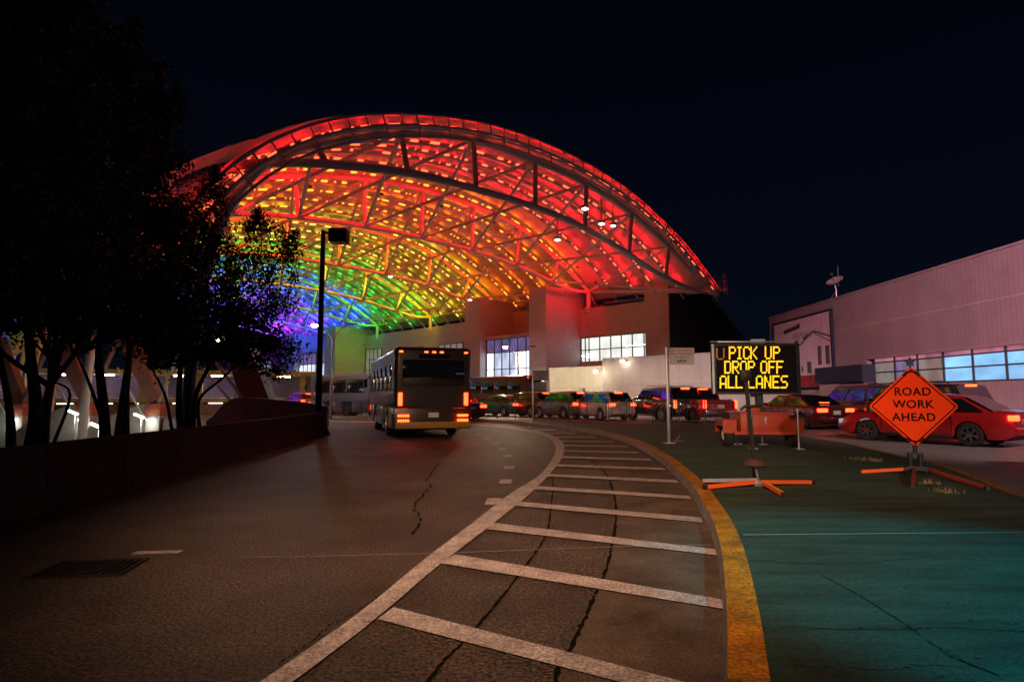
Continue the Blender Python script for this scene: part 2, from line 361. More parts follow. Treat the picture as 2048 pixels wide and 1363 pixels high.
# white edge line
Lp = [(480, 1395), (600, 1312), (731, 1218), (855, 1115), (950, 1043), (1022, 987), (1078, 951), (1106, 916), (1110, 892), (1094, 876), (1050, 862), (998, 854.2), (960, 850.5)]
Rp = [(500, 1430), (600, 1356), (664, 1308), (759, 1234), (879, 1131), (998, 1039), (1070, 979), (1114, 931), (1128, 904), (1126, 886), (1112, 874.5), (1074, 861), (1000, 852), (960, 848.5)]
Ll = smoothpts([gp(*p) for p in Lp], 8); Rl = smoothpts([gp(*p) for p in Rp], 8)
Ll += [Ll[-1]+Vector((-8, 4, 0)), Ll[-1]+Vector((-24, 19, 0))]; Rl += [Rl[-1]+Vector((-8, 4, 0)), Rl[-1]+Vector((-24, 19.4, 0))]
wl = MB(); strip(wl, lift(resample(Ll, 120), .013), lift(resample(Rl, 120), .013)); struct(wl.build('road_edge_line', M['line_white']))
# hatching bars
bars = [((787, 1218), (755, 1242), (1456, 1392), (1454, 1425)), ((910, 1111), (879, 1129), (1449, 1203), (1450, 1222)), ((982, 1047), (964, 1059), (1430, 1101), (1434, 1113)),
        ((1030, 1004), (1020, 1012), (1402, 1037), (1406, 1047)), ((1066, 973), (1060, 979), (1378, 993), (1384, 1000)), ((1098, 949), (1094, 953.5), (1352, 961), (1358, 967)),
        ((1116, 929.5), (1113, 933.5), (1326, 936.5), (1332, 941)), ((1124, 913), (1122, 916.5), (1300, 918), (1305, 922)), ((1128, 901), (1128, 903.5), (1275, 904), (1281, 907)), ((1126, 890), (1127, 892.5), (1253, 892), (1258, 894.5)),
        ((1121, 881.5), (1123, 883.5), (1225, 882.5), (1231, 884.5)), ((1108, 873.5), (1112, 875.3), (1190, 873.8), (1196, 875.6)), ((1086, 866), (1091, 867.6), (1150, 866.2), (1157, 867.7)), ((1055, 859.8), (1062, 861.2), (1104, 859.6), (1112, 861)), ((1010, 853.2), (1018, 854.4), (1060, 853.3), (1068, 854.4))]
for a, b, c, d_ in bars:
    A, B, Cc, D = gp(*a), gp(*b), gp(*c), gp(*d_)
    mb = MB(); n = 14
    strip(mb, [A.lerp(Cc, i/n) for i in range(n+1)], [B.lerp(D, i/n) for i in range(n+1)], .017); struct(mb.build('hatching_bar', M['line_white']))
for (x, y) in [(985, 1003), (1010, 963), (1017, 935), (1013, 912), (1003, 898), (991, 886.5), (973, 877), (956, 869)]:
    p = gp(x, y); mb = MB(); mb.prism([p+Vector((-.1, -.24, .008)), p+Vector((.1, -.24, .008)), p+Vector((.12, .24, .008)), p+Vector((-.08, .24, .008))], (0, 0, .003)); struct(mb.build('lane_dash', M['line_white']))
for (x0, y0, x1, y1) in [(268, 1106, 362, 1104)]:
    p, q = gp(x0, y0), gp(x1, y1); mb = MB(); mb.bar(p+Vector((0, 0, .008)), q+Vector((0, 0, .008)), .09, .004); struct(mb.build('lane_dash', M['line_white']))
# drain grate sunk in the road
gr = tag(MB().box((0, 0, 0), (.01, .01, .01)).build('x', M['black']), 'x', 'x'); bpy.data.objects.remove(gr)
gc = gp(180, 1137); t = thing('drain_grate', 'dark iron drain grate set in the asphalt at the left', 'drain grate', (gc.x, gc.y, .004), R(8))
f = MB(); f.box((0, .24, .006), (.72, .04, .012)).box((0, -.24, .006), (.72, .04, .012)).box((.34, 0, .006), (.04, .44, .012)).box((-.34, 0, .006), (.04, .44, .012)); f.build('frame', M['darkpole'], t)
f = MB()
for i in range(11): f.box((-.27+i*.054, 0, .005), (.024, .44, .01))
f.build('bars', M['darkpole'], t); MB().box((0, 0, .001), (.64, .44, .002)).build('pit_shade', M['ink'], t)  # black sheet under the bars: shade of the hole put into colour

# ------------------------------------------------------------------ parapet barrier at the left of the road
bl = [(-6.05, -12), (-6.05, 2), (-6.1, 7.1), (-6.45, 14), (-6.95, 22.2)]
bl = smoothpts([Vector((x, y, 0)) for x, y in bl], 8)
prof = [(-.30, 0), (-.28, .08), (-.13, .3), (-.09, .80), (-.075, .82), (.075, .82), (.09, .80), (.13, .3), (.28, .08), (.30, 0)]
bb = MB(); vs = []; fs = []
for i, p in enumerate(bl):
    tq = (bl[min(i+1, len(bl)-1)]-bl[max(i-1, 0)]).normalized(); nn = Vector((-tq.y, tq.x, 0))
    vs += [p+nn*a+Vector((0, 0, b)) for a, b in prof]
m_ = len(prof)
for i in range(len(bl)-1):
    for j in range(m_): fs.append((i*m_+j, i*m_+(j+1) % m_, (i+1)*m_+(j+1) % m_, (i+1)*m_+j))
fs += [tuple(range(m_)), tuple((len(bl)-1)*m_+j for j in range(m_))]
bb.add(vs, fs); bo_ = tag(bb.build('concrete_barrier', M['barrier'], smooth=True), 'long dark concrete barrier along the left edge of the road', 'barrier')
for i in range(3, len(bl)-1, 2):
    p = bl[i]; tq = (bl[i+1]-bl[i-1]).normalized(); nn = Vector((-tq.y, tq.x, 0)); jm = MB()
    jm.prism([p+nn*a*1.02+Vector((0, 0, b+.002)) for a, b in prof], tq*.02); jm.build('expansion_joint', M['ink'], bo_)
pb = MB(); pb.prism([(-12.1, -40, .02), (-6.4, -40, .02), (-6.4, 8, .02), (-7.3, 22.6, .02), (-12.1, 23.5, .02)], (0, 0, .05)); struct(pb.build('planting_bed', M['soil']))

# ------------------------------------------------------------------ frame shared by terminal and canopy: x = along the facade (away), y = out over the road
P0 = Vector((14.5, 55, 0)); D = Vector((-.687, .727, 0)).normalized(); E_ = Vector((-D.y, D.x, 0)); RZ = math.atan2(D.y, D.x)
def hit_v(x, y, v):
    r = ray(x, y); o = Vector((0, 0, CAMH)); t = (P0+E_*v-o).dot(E_)/r.dot(E_); q = o+r*t; return (q-P0).dot(D), q.z
def hit_u(x, y, u):
    r = ray(x, y); o = Vector((0, 0, CAMH)); t = (P0+D*u-o).dot(D)/r.dot(D); q = o+r*t; return (q-P0).dot(E_), q.z
T = thing('terminal_building', 'long panelled terminal building with square towers under the rainbow canopy', 'building', P0, RZ)
def part(name, lo, hi, m, bevel=0): return MB().b2(lo, hi).build(name, m, T, bevel=bevel)
def window(u0, u1, z0, z1, v, cols, rows, panes, parent=T, tubes=(), frame=.09, depth=.35):
    """glazing bay facing the road: frame with mullions in front, lit pane set back"""
    f = MB(); us = np.linspace(u0, u1, cols+1) if not isinstance(cols, (list, tuple)) else cols
    zs = [z0+(z1-z0)*r_ for r_ in rows]
    for a in us: f.b2((a-frame/2, v, z0), (a+frame/2, v+.12, z1))
    for b in zs: f.b2((u0-frame/2, v+.01, b-frame/2), (u1+frame/2, v+.11, b+frame/2))
    wo = f.build('window', M['mullion'], parent)
    for (a, b, c, d_, m) in panes:
        MB().add([(u0+(u1-u0)*a, v+.03, z0+(z1-z0)*c), (u0+(u1-u0)*b, v+.03, z0+(z1-z0)*c), (u0+(u1-u0)*b, v+.03, z0+(z1-z0)*d_), (u0+(u1-u0)*a, v+.03, z0+(z1-z0)*d_)], [(0, 1, 2, 3)]).build('pane', m, wo)
    for (a, b, c) in tubes:
        MB().b2((a, v+.05, c-.05), (b, v+.1, c+.05)).build('light_tube', M['tube'], wo)
    return wo
# main wall (v<=0) in lengths, towers, glazed bays
WZ = 10.3
part('wall', (2.4, -8, 7.45), (10.7, 0, WZ), M['panel_h']); part('wall', (2.4, -8, 0), (10.7, 0, 4.9), M['panel_h'])
part('wall', (2.4, -8, 4.9), (10.7, -.5, 7.45), M['panel_h'])
part('parapet', (2.3, -8.1, WZ), (10.75, .08, WZ+.12), M['panel_h'])
window(2.5, 10.65, 4.9, 7.4, -.2, [2.5, 2.85, 4.2, 5.5, 6.8, 8.2, 9.6, 10.1, 10.65], [0, .49, 1], [(0, 1, 0, 1, M['win_warm'])], tubes=[(2.6, 5.0, 6.25), (8.7, 10.0, 5.4), (8.7, 10.0, 5.7), (10.2, 10.6, 5.55)])
part('tower', (-.2, -7.5, 0), (2.4, .35, 12.25), [M['panel_h']])
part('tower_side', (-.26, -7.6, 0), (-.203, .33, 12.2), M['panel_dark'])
part('tower', (10.7, -6, 0), (13.1, 5.2, 12.35), M['panel_v'])
part('wall', (13.1, -8, 0), (20.8, 0, 11.2), M['panel_h'])
bz = hit_v(1015, 676, 4.5)[1]; bz0 = 1.9
part('bay_roof', (13.13, .02, bz+.02), (20.77, 4.6, bz+.35), M['panel_h']); part('bay_base', (13.13, .02, 0), (20.77, 4.45, bz0), M['panel_v'])
window(13.2, 20.7, bz0, bz, 4.2, 6, [0, .42, .74, 1], [(0, .38, 0, .74, M['win_white']), (.38, .86, 0, .74, M['win_blue']), (.86, 1, 0, .74, M['win_white']), (0, 1, .74, 1, M['win_lilac'])])
part('tower', (20.8, -6, 0), (23.5, 5.2, 12.3), M['panel_v'])
part('wall', (23.5, -8, 0), (55, 0, 10.8), M['panel_v'])
window(30.2, 35.4, 3.2, 8.2, 0.02, 4, [0, .35, .68, 1], [(0, 1, 0, 1, M['win_dim'])], tubes=[(31, 32.2, 6.2), (33, 34, 4.2)])
window(50.0, 54.6, 3.6, 8.6, 0.02, 4, [0, .35, .68, 1], [(0, 1, 0, 1, M['win_dim'])], tubes=[(50.4, 54, 4.4), (50.4, 54, 4.0)])
window(39.0, 46, 3.2, 8.2, 0.02, 5, [0, .35, .68, 1], [(0, 1, 0, 1, M['win_dim'])])
part('tower', (55, -6, 0), (58.3, 5.2, 12.0), M['panel_v'])
part('wall', (58.3, -8, 0), (69.7, 0, 10.9), M['panel_v'])
part('bay_roof', (58.33, .02, 8.4), (69.67, 4.6, 8.7), M['panel_v']); part('bay_base', (58.33, .02, 0), (69.67, 4.4, 1.8), M['panel_v'])
window(58.5, 69.6, 1.8, 8.38, 4.2, 7, [0, .4, .72, 1], [(0, .5, 0, .72, M['win_blue']), (.5, 1, 0, .72, M['win_warm']), (0, 1, .72, 1, M['win_lilac'])])
part('tower', (69.7, -6, 0), (75.2, 5.2, 11.9), M['panel_v'])
part('wall', (75.2, -8, 0), (120, 0, 10.6), M['panel_v'])
window(76, 84, 2.6, 8.4, .02, 5, [0, .4, .72, 1], [(0, 1, 0, 1, M['win_warm'])])
window(92, 100, 2.6, 8.4, .02, 5, [0, .4, .72, 1], [(0, 1, 0, 1, M['win_blue'])])
part('roof', (13.2, -7.9, 10.85), (118, -1.2, 11.0), M['roofing'])
# dark sloping wing behind the end tower
ww = MB(); ww.prism([(-.3, -8, 0), (-.3, -8, 10.9), (-.3, -17, 6.4), (-.3, -32, 5.8), (-.3, -32, 0)], (-.5+.8, 0, 0)); ww.build('wing', M['panel_dark'], T)
# low walls in front
lwz = hit_v(1300, 713, 7)[1]; uL = hit_v(1205, 720, 7)[0]
LW = thing('boundary_wall', 'tall mauve grey panelled wall in front of the terminal behind the queueing cars', 'wall', P0, RZ)
MB().b2((-14, 6.7, 0), (uL, 7.0, lwz)).build('panels', M['panel_mauve'], LW); MB().b2((-14, 6.66, lwz+.003), (uL, 7.05, lwz+.09)).build('coping', M['panel_mauve'], LW)
u0, z0 = hit_v(1205, 733, 6.3); u1, z1 = hit_v(1099, 741, 6.3)
WW = thing('boundary_wall', 'bright cream panelled wall lit by two small floodlights', 'wall', P0, RZ)
MB().b2((u0-.5, 6.0, 0), (u1, 6.3, z0)).build('panels', M['panel_white'], WW); MB().b2((u0-.5, 5.95, z0+.003), (u1+.05, 6.36, z0+.1)).build('coping', M['panel_white'], WW)
for (x, y, e) in [(1190, 743, 60), (1244, 722, 30)]:
    u, z = hit_v(x, y, 7.5); fl = thing('floodlight', 'small white floodlight on the %s wall top' % ('cream' if x < 1200 else 'mauve'), 'floodlight', P0+D*u+E_*7.3+Vector((0, 0, z)), RZ)
    MB().box((0, -.1, .05), (.3, .35, .1)).build('bracket', M['galv'], fl); MB().box((0, .1, 0), (.3, .12, .2)).build('lens', M['lamp_w'], fl)
    lamp('floodlight_glow', 'POINT', (0, .9, -.2), e*1.2, (1, .88, .66), fl, .15)
pn = thing('wall_notice', 'small pale notice panel on the cream wall', 'notice', P0+D*hit_v(1162, 784, 6.4)[0]+E_*6.42+Vector((0, 0, 1.75)), RZ)
MB().box((0, 0, 0), (.5, .04, .7)).build('board', M['sign_white'], pn); MB().box((-.34, 0, 0), (.2, .05, .7)).build('side_panel', M['sign_grey'], pn)

# ------------------------------------------------------------------ the lit canopy
K = thing('arched_canopy', 'huge arched translucent canopy over the road lit in rainbow bands from red to violet', 'canopy', P0, RZ)
fv = [.15, .8, 6.1, 12.8, 18.4, 23.1, 27.1, 30.6, 33.3, 35.4, 37.4, 39.1, 40.3, 41.4, 42.6, 43.4]
fz = [10.5, 10.95, 13.9, 16.2, 17.0, 17.15, 16.85, 16.1, 15.3, 14.5, 13.4, 12.2, 11.0, 9.7, 7.6, 5.4]
bv = [-1.6, 0, 2.5, 5.5, 10.3, 16, 21.2, 26.6, 31.6, 35.2, 38, 40.5, 42.2, 43.4, 44.2]
bz_ = [11.5, 12.9, 14.6, 16.2, 18.2, 19.0, 19.1, 18.6, 17.6, 16.4, 14.9, 12.9, 10.8, 8.4, 5.4]
SS = np.linspace(0, 1, 49)
def smooth_prof(vs, zs):
    d = np.concatenate([[0], np.cumsum(np.hypot(np.diff(vs), np.diff(zs)))]); d /= d[-1]
    V = np.interp(SS, d, vs); Z = np.interp(SS, d, zs)
    for _ in range(5):
        V[1:-1] = .25*V[:-2]+.5*V[1:-1]+.25*V[2:]; Z[1:-1] = .25*Z[:-2]+.5*Z[1:-1]+.25*Z[2:]
    return V, Z
FV, FZ = smooth_prof(fv, fz); BV, BZ = smooth_prof(bv, bz_)
def prof_at(u):
    a = min(1, max(0, (u+5.0)/12.0)); a = a*a*(3-2*a); return FV*(1-a)+BV*a, FZ*(1-a)+BZ*a
BAND = [('red', (1, .004, .010)), ('orange', (1, .125, .002)), ('yellow', (.95, .62, .015)), ('green', (.01, .8, .03)), ('blue', (.015, .05, 1.)), ('violet', (.3, .02, .9))]
def band(u): return min(5, max(0, int((u+4.5)//14)))
FLOOD = 2200
LEDD = .46
LEDS = [emit('led_'+n_, c, s_) for (n_, c), s_ in zip(BAND, [46, 25, 17, 18, 56, 50])]
LENC = [(1, .10, .035), (1, .36, .025), (1, .80, .10), (.10, 1, .12), (.16, .30, 1), (.45, .16, 1)]
LENS = [emit('lens_'+n_, c, s_) for (n_, _), c, s_ in zip(BAND, LENC, [3.2, 2.5, 1.9, 1.5, 2.4, 2.1])]
cm = bpy.data.materials.new('translucent_foil'); cm.use_nodes = True; t_ = cm.node_tree; t_.nodes.clear()
o_ = t_.nodes.new('ShaderNodeOutputMaterial'); a_ = t_.nodes.new('ShaderNodeBsdfDiffuse'); b_ = t_.nodes.new('ShaderNodeBsdfTranslucent'); mx_ = t_.nodes.new('ShaderNodeMixShader'); gl_ = t_.nodes.new('ShaderNodeBsdfGlossy'); m2_ = t_.nodes.new('ShaderNodeMixShader')
a_.inputs[0].default_value = (.56, .56, .56, 1); b_.inputs[0].default_value = (.78, .78, .78, 1); mx_.inputs[0].default_value = .34; gl_.inputs['Roughness'].default_value = .25; m2_.inputs[0].default_value = .08
t_.links.new(a_.outputs[0], mx_.inputs[1]); t_.links.new(b_.outputs[0], mx_.inputs[2]); t_.links.new(mx_.outputs[0], m2_.inputs[1]); t_.links.new(gl_.outputs[0], m2_.inputs[2]); t_.links.new(m2_.outputs[0], o_.inputs[0])
NR = 33; US = [-5.0]+[-4.5+2.8*i for i in range(1, NR)]
def at_s(u, s, dz=0):
    V, Z = prof_at(u); return Vector((u, np.interp(s, SS, V), np.interp(s, SS, Z)+dz))
def inward(u, i, dist):
    V, Z = prof_at(u); j0, j1 = max(0, i-1), min(48, i+1); tv, tz = V[j1]-V[j0], Z[j1]-Z[j0]; l = math.hypot(tv, tz)
    return Vector((u, V[i]+tz/l*dist, Z[i]-tv/l*dist))
for i, u in enumerate(US):
    if i < len(US)-1:                                             # foil cushion between this rib and the next
        mb = MB(); u2 = US[i+1]; nu = 7; vs = []
        for a in range(nu):
            s = a/(nu-1); uu = u+(u2-u)*s; bul = .42*math.sin(math.pi*s)
            for j in range(49):
                e_ = min(1, j/4, (48-j)/4); q = inward(uu, j, -bul*e_); vs.append(q)
        fs = [(a*49+j, a*49+j+1, (a+1)*49+j+1, (a+1)*49+j) for a in range(nu-1) for j in range(48)]
        mb.add(vs, fs); mb.build('roof_cushion', cm, K, smooth=True)
    rb = MB(); rb.tube([inward(u, j, .66) for j in range(0, 49)], .085, 6); rib = rb.build('roof_rib', M['steel_w'], K, smooth=True)
    lb = MB(); V, Z = prof_at(u); d = np.concatenate([[0], np.cumsum(np.hypot(np.diff(V), np.diff(Z)))])
    sp = 1.75; x = .8+(i*.83) % sp; cuts = [(.7, 0)]
    while x < d[-1]-1.5:                                          # one continuous luminaire rail: long lamp, gap, short lamp, gap
        jl = random.uniform(.4, .72)
        cuts += [(x, 1), (x+jl, 0)]+([(x+.95, 1), (x+.95+random.uniform(.06, .2), 0)] if random.random() < .75 else []); x += sp*random.uniform(.9, 1.1)
    cuts = [c_ for c_ in cuts if c_[0] > .69]+[(d[-1]-.8, 0)]
    def pt(x_, dist):
        a = float(np.interp(x_, d, np.arange(49))); j = min(47, int(a)); return inward(u, j, dist).lerp(inward(u, j+1, dist), a-j)
    vs = []; hw, hd_ = .10, LEDD
    for x_, on in cuts:
        lo_, hi_ = pt(x_, hd_+.09), pt(x_, hd_); vs += [lo_-Vector((hw, 0, 0)), lo_+Vector((hw, 0, 0)), hi_+Vector((hw, 0, 0)), hi_-Vector((hw, 0, 0))]
    lb.v = [tuple(q) for q in vs]
    for k in range(len(cuts)-1):
        on = cuts[k][1]
        for e in range(4):
            lb.f.append((k*4+e, k*4+(e+1) % 4, (k+1)*4+(e+1) % 4, (k+1)*4+e)); lb.mi.append((1 if e == 2 else 2) if on else 0)
    lb.build('light_strip', [M['steel_w'], LEDS[band(u)], LENS[band(u)]], rib)
# trusses
def chord(pts, n=6):
    return smoothpts([Vector(p) for p in pts], n)
TV = [9.1, 13.2, 17.9, 22.3, 26.7, 31.2, 35.6]
Atop = [(.4, 10.3), (2.3, 11.2), (7.9, 13.6), (12.8, 15.1), (17.6, 15.9), (22.4, 16.1), (27.1, 16.0), (31.8, 15.0), (36.2, 13.2), (38.3, 11.9), (39.8, 10.1), (40.7, 7.9), (41.2, 5), (41.4, 1), (41.4, -3.3)]
Abot = [(.4, 10.25), (4.5, 10.25), (9.1, 10.9), (13.2, 11.9), (17.9, 12.75), (22.3, 13.1), (26.7, 13.1), (31.2, 12.9), (35.6, 12.2), (38.2, 11.6), (40.6, 10.7), (42.2, 9.6)]
Btop = [(0, 12.2), (2.5, 13.7), (5.5, 15.2), (10.3, 17.2), (16, 18.0), (21.2, 18.1), (26.6, 17.6), (31.6, 16.5), (35.2, 15.2), (38.2, 13.2), (40.4, 10.7), (42, 7), (42.6, 3.5), (42.8, -3.3)]
Bbot = [(0, 12.15), (2.8, 12.1), (5.9, 12.6), (10.9, 13.5), (16.2, 13.95), (21.3, 14.1), (25.9, 14.05), (30.8, 13.7), (35.1, 13.1), (38.5, 12.1), (40.8, 10.4)]
TU = [-4.5, 9.5, 23.5, 37.5, 51.5, 65.5, 79.5]
nodes = {}
for i, u in enumerate(TU):
    top, bot = (Atop, Abot) if i == 0 else (Btop, Bbot)
    mt = M['steel_g'] if i == 0 else M['steel_w']; rc = .24 if i == 0 else .21
    tr = MB().tube(chord([(u, a, b) for a, b in top]), rc, 10).build('arch_truss', mt, K, smooth=True)
    MB().tube(chord([(u, a, b) for a, b in bot]), rc*.85, 10).build('lower_chord', mt, tr, smooth=True)
    tv = [p[0] for p in top]; tz = [p[1] for p in top]; bvv = [p[0] for p in bot]; bzz = [p[1] for p in bot]
    nd = []
    for v in ([7.6, 12.4, 17.4, 22.2, 27.0, 31.6, 36.0] if i == 0 else [5.5, 10.5, 15.8, 21.0, 26.1, 31.2, 35.6]):
        vt = v+(v-22)*.045
        a = Vector((u, vt, interp(vt, tv[:10], tz[:10]))); b = Vector((u, v, interp(v, bvv, bzz)))
        MB().tube([a, b], .15, 8).build('truss_post', mt, tr, smooth=True); nd.append((a, b))
    nodes[i] = [(Vector((u, top[0][0], top[0][1])),)*2]+nd+[(Vector((u, 39.5, interp(39.5, tv[:11], tz[:11]))),)*2]
TF = [(260, .10), (220, .10), (190, .10), (190, .1), (560, .1), (520, .1)]
for i in range(1, len(TU)):                                       # band-coloured projectors in front of every inner truss
    for j, (a, b) in enumerate(nodes[i][:-1]):
        vv = a.y if j else 2.0; zz = (a.z+b.z)/2 if j else 12.6
        for du in ((2.4,) if i < 6 else (2.4,)):
            pb_ = MB().box((TU[i]-du-.18, vv, zz), (.1, .22, .14)).build('projector', M['black'], K)
            q_ = Vector((1, 0, -.12)).to_track_quat('-Z', 'Y').to_euler()
            lamp('projector_light', 'AREA', (TU[i]-du, vv, zz), TF[i-1][0]*(.8 if j else .5), BAND[i-1][1], K, .3, q_)
for (x, y, v_) in [(1170, 418, 24), (1203, 448, 20), (1115, 480, 21), (1226, 452, 16), (781, 553, 20), (940, 600, 14)]:     # white floodlights hung under the roof, aimed at the facade
    u_, z_ = hit_v(x, y, v_); fb = MB(); fb.tube([(u_, v_, z_+.25), (u_, v_, z_+1.6)], .03, 6); fb.box((u_, v_, z_+.12), (.3, .3, .16)); fbo = fb.build('floodlight', M['steel_w'], K)
    MB().box((u_, v_, z_), (.24, .24, .06)).build('flood_lens', M['lamp_s'], fbo)
    lamp('flood_light', 'SPOT', (u_, v_, z_-.15), FLOOD if x > 1000 else FLOOD*.25, (1, .80, .72), K, .2, Vector((.0, -.74, -.67)).to_track_quat('-Z', 'Y').to_euler(), R(64), .9)
for i in range(len(TU)-1):
    a, b = nodes[i], nodes[i+1]; br = MB()
    for j in range(len(a)-1):
        br.tube([a[j][0], b[j+1][1]], .11, 6); br.tube([a[j+1][0], b[j][1]], .11, 6)
    br.build('cross_bracing', M['steel_w'], K, smooth=True)
    e1 = MB(); e1.tube([a[0][0]+Vector((0, 0, .1)), b[0][0]], .15, 8); e1.tube([(TU[i], -2.6, 11.0), (TU[i+1], -2.6, 11.3)], .13, 8); e1.build('edge_beam', M['steel_w'], K, smooth=True)
for i, u in enumerate(TU):
    if i == 0: continue
    zt = 12.2
    p = MB(); p.tube([(u, 0, 10.1), (u, 0, zt)], .24, 10); p.tube([(u, 0, zt), (u+1.6, -2.6, 11.0)], .15, 8); p.box((u, 0, 10.45), (.7, .6, .14)); p.build('support_post', M['steel_w'], K, smooth=True)
fr = MB()
rim0 = [inward(-5.0, j, .05) for j in range(49)]; rim1 = [inward(-5.0, j, .62) for j in range(49)]
fr.tube([p+Vector((-.25, 0, 0)) for p in rim0], .09, 6); fr.tube([p+Vector((-.25, 0, 0)) for p in rim1], .075, 6)
rim2 = [inward(-5.0, j, 1.15) for j in range(49)]; fr.tube([p+Vector((-.2, 0, 0)) for p in rim2], .07, 6)
for j in range(1, 49): fr.bar(rim0[j]+Vector((-.25, 0, 0)), rim1[j]+Vector((-.25, 0, 0)), .06, .07)
for j in range(2, 48, 2): fr.bar(rim1[j]+Vector((-.25, 0, 0)), rim2[j]+Vector((-.2, 0, 0)), .06, .07)
fr.build('front_rim', M['steel_g'], K, smooth=True)
ld = MB(); q = rim0[1]
for dy in (-.6, -1.1): ld.bar((-4.4, dy, 10.2), (-4.4, dy, 12.0), .05, .05); ld.bar((-5.2, dy, 10.2), (-5.2, dy, 12.0), .05, .05)
for dz in (10.6, 11.0, 11.4, 11.8): ld.bar((-4.4, -.6, dz), (-5.2, -.6, dz), .04, .04); ld.bar((-4.4, -1.1, dz), (-5.2, -1.1, dz), .04, .04); ld.bar((-4.4, -.6, dz), (-4.4, -1.1, dz), .04, .04)
ld.build('access_cage', M['galv'], K)

# ------------------------------------------------------------------ right-hand hall with poster and dish
XW = 24.0; HB = thing('hall_building', 'long mauve hall clad in corrugated metal with a ribbon of lit windows', 'building', (XW, 28, 0), 0)
def hb(name, lo, hi, m): return MB().b2((lo[0]-XW, lo[1]-28, lo[2]), (hi[0]-XW, hi[1]-28, hi[2])).build(name, m, HB)
YE = 55.6; ZR = 8.55
hb('wall', (XW, -6, 3.85), (XW+22, YE, ZR), M['corr'])
hb('base_wall', (XW, 40.6, 0), (XW+22, YE, 3.848), M['corr']); hb('plinth', (XW, -6, 0), (XW+22, 40.6, 2.15), M['corr'])
hb('room', (XW+1.6, -6, 2.15), (XW+22, 40.6, 3.85), M['panel_dark'])
hb('roof_edge', (XW-.1, -6.1, ZR+.003), (XW+22, YE+.1, ZR+.13), M['corr'])
f = MB(); ys = np.arange(-5, 41.5, 2.15)
for y in ys: f.b2((XW+.22-XW, y-.05-28, 2.15), (XW+.34-XW, y+.05-28, 3.85))
for z in (2.2, 2.95, 3.6): f.b2((XW+.23-XW, -5-28, z-.04), (XW+.33-XW, 40.2-28, z+.04))
wo = f.build('window', M['mullion'], HB)
M['win_pink'] = emit_var('pink_lit_window', (.9, .35, .5), .45); M['win_soft'] = emit_var('soft_lilac_window', (.5, .45, .75), .35)
for i, y in enumerate(ys[:-1]):
    lowm = M['win_cyan'] if y < 33 else (M['win_soft'] if i % 2 else M['win_dim']); upm = M['win_pink'] if y > 27 else M['win_soft']
    for (a, b, m) in ((2.2, 3.6, lowm), (3.6, 3.85, upm)):
        MB().add([(.29, y-28, a), (.29, y+2.15-28, a), (.29, y+2.15-28, b), (.29, y-28, b)], [(0, 1, 2, 3)]).build('pane', m, wo)
hb('canopy_band', (XW-.06, -6, 3.86), (XW-.003, 40.6, 4.0), M['panel_mauve'])
hb('entrance_box', (XW-.9, 39.6, 2.35), (XW-.01, 45.8, 3.5), mat('dark_blue_fascia', (.03, .045, .07), .5))
hb('entrance_sill', (XW-.7, 39.8, 1.4), (XW-.01, 45.6, 2.3), M['panel_mauve'])
hb('cladding_seam', (XW-.02, -6, 6.18), (XW-.003, YE, 6.22), M['panel_white'])
# poster
PO = thing('wall_poster', 'large framed monochrome poster of a gabled house with a red band, on the hall wall', 'poster', (XW-.16, 0, 0), 0)
yA, yB = 24*1200/(1552-1024)-.3, 24*1200/(1669-1024)-.1; zA, zB = 2.1, 7.75
f = MB(); f.b2((-.08, yB-.15, zA), (.1, yB, zB)).b2((-.08, yA, zA), (.1, yA+.15, zB)).b2((-.081, yB-.15, zB), (.099, yA+.15, zB+.16)).b2((-.081, yB-.15, zA-.1), (.099, yA+.15, zA)); f.build('frame', mat('navy_frame', (.02, .02, .05), .5), PO)
MB().b2((0, yB, zA), (.09, yA, zB)).build('print', mat('pale_print', (.86, .76, .82), .6, noise=.2, nscale=.5), PO)
MB().b2((-.02, yB+.02, zA+.02), (-.003, yA-.02, zA+.95)).build('red_band', mat('red_band', (.42, .05, .06), .6), PO)
def P(y, z): return (-.012, yA+(yB-yA)*y, zA+(zB-zA)*z)
ar = MB()
def arc_l(pts, wd=.05):
    for a, b in zip(pts, pts[1:]): ar.bar(P(*a), P(*b), .01, wd)
def fillp(pts): ar.prism([P(*p) for p in pts], (.006, 0, 0))
arc_l([(.0, .66), (.5, .62), (.72, .78), (1, .66)], .12); arc_l([(.72, .76), (.98, .60)], .07)
for z in (.50, .47, .42, .38, .34, .31): arc_l([(.02, z), (.33+.1*math.sin(z*40), z-.004)], .035)
fillp([(.40, .62), (.47, .64), (.45, .70), (.39, .68)]); fillp([(.55, .68), (.66, .72), (.64, .76), (.55, .72)])
for (y0, y1, z0_, z1_) in [(.78, .84, .30, .56), (.90, .96, .30, .55), (.60, .67, .20, .36), (.50, .53, .22, .30)]:
    fillp([(y0, z0_), (y1, z0_), (y1, z1_), (y0, z1_)])
for i in range(26): y = .36+i*.018; arc_l([(y, .70+.05*random.random()), (y+.01, .77+.05*random.random())], .03)
arc_l([(.86, .95), (.84, .62)], .03); arc_l([(.0, .87), (.3, .84)], .02)
ar.build('drawing', mat('print_grey', (.13, .11, .12), .6), PO)
pl = MB(); pl.prism([P(.2, .82), P(.5, .865), P(.5, .935), P(.2, .885)], (-.01, 0, 0)); pl.build('caption_plate', mat('print_dark', (.06, .04, .06), .6), PO)
gl = MB()
for i in range(12): yy = .235+i*.019; gl.bar((-.03, P(yy, 0)[1], P(0, .852+yy*.12)[2]), (-.03, P(yy+.008, 0)[1], P(0, .872+yy*.12)[2]), .01, .07)
for i in range(9): gl.bar((-.03, P(.12+i*.035, 0)[1], zA+.38), (-.03, P(.12+i*.035+.018, 0)[1], zA+.42), .01, .2)
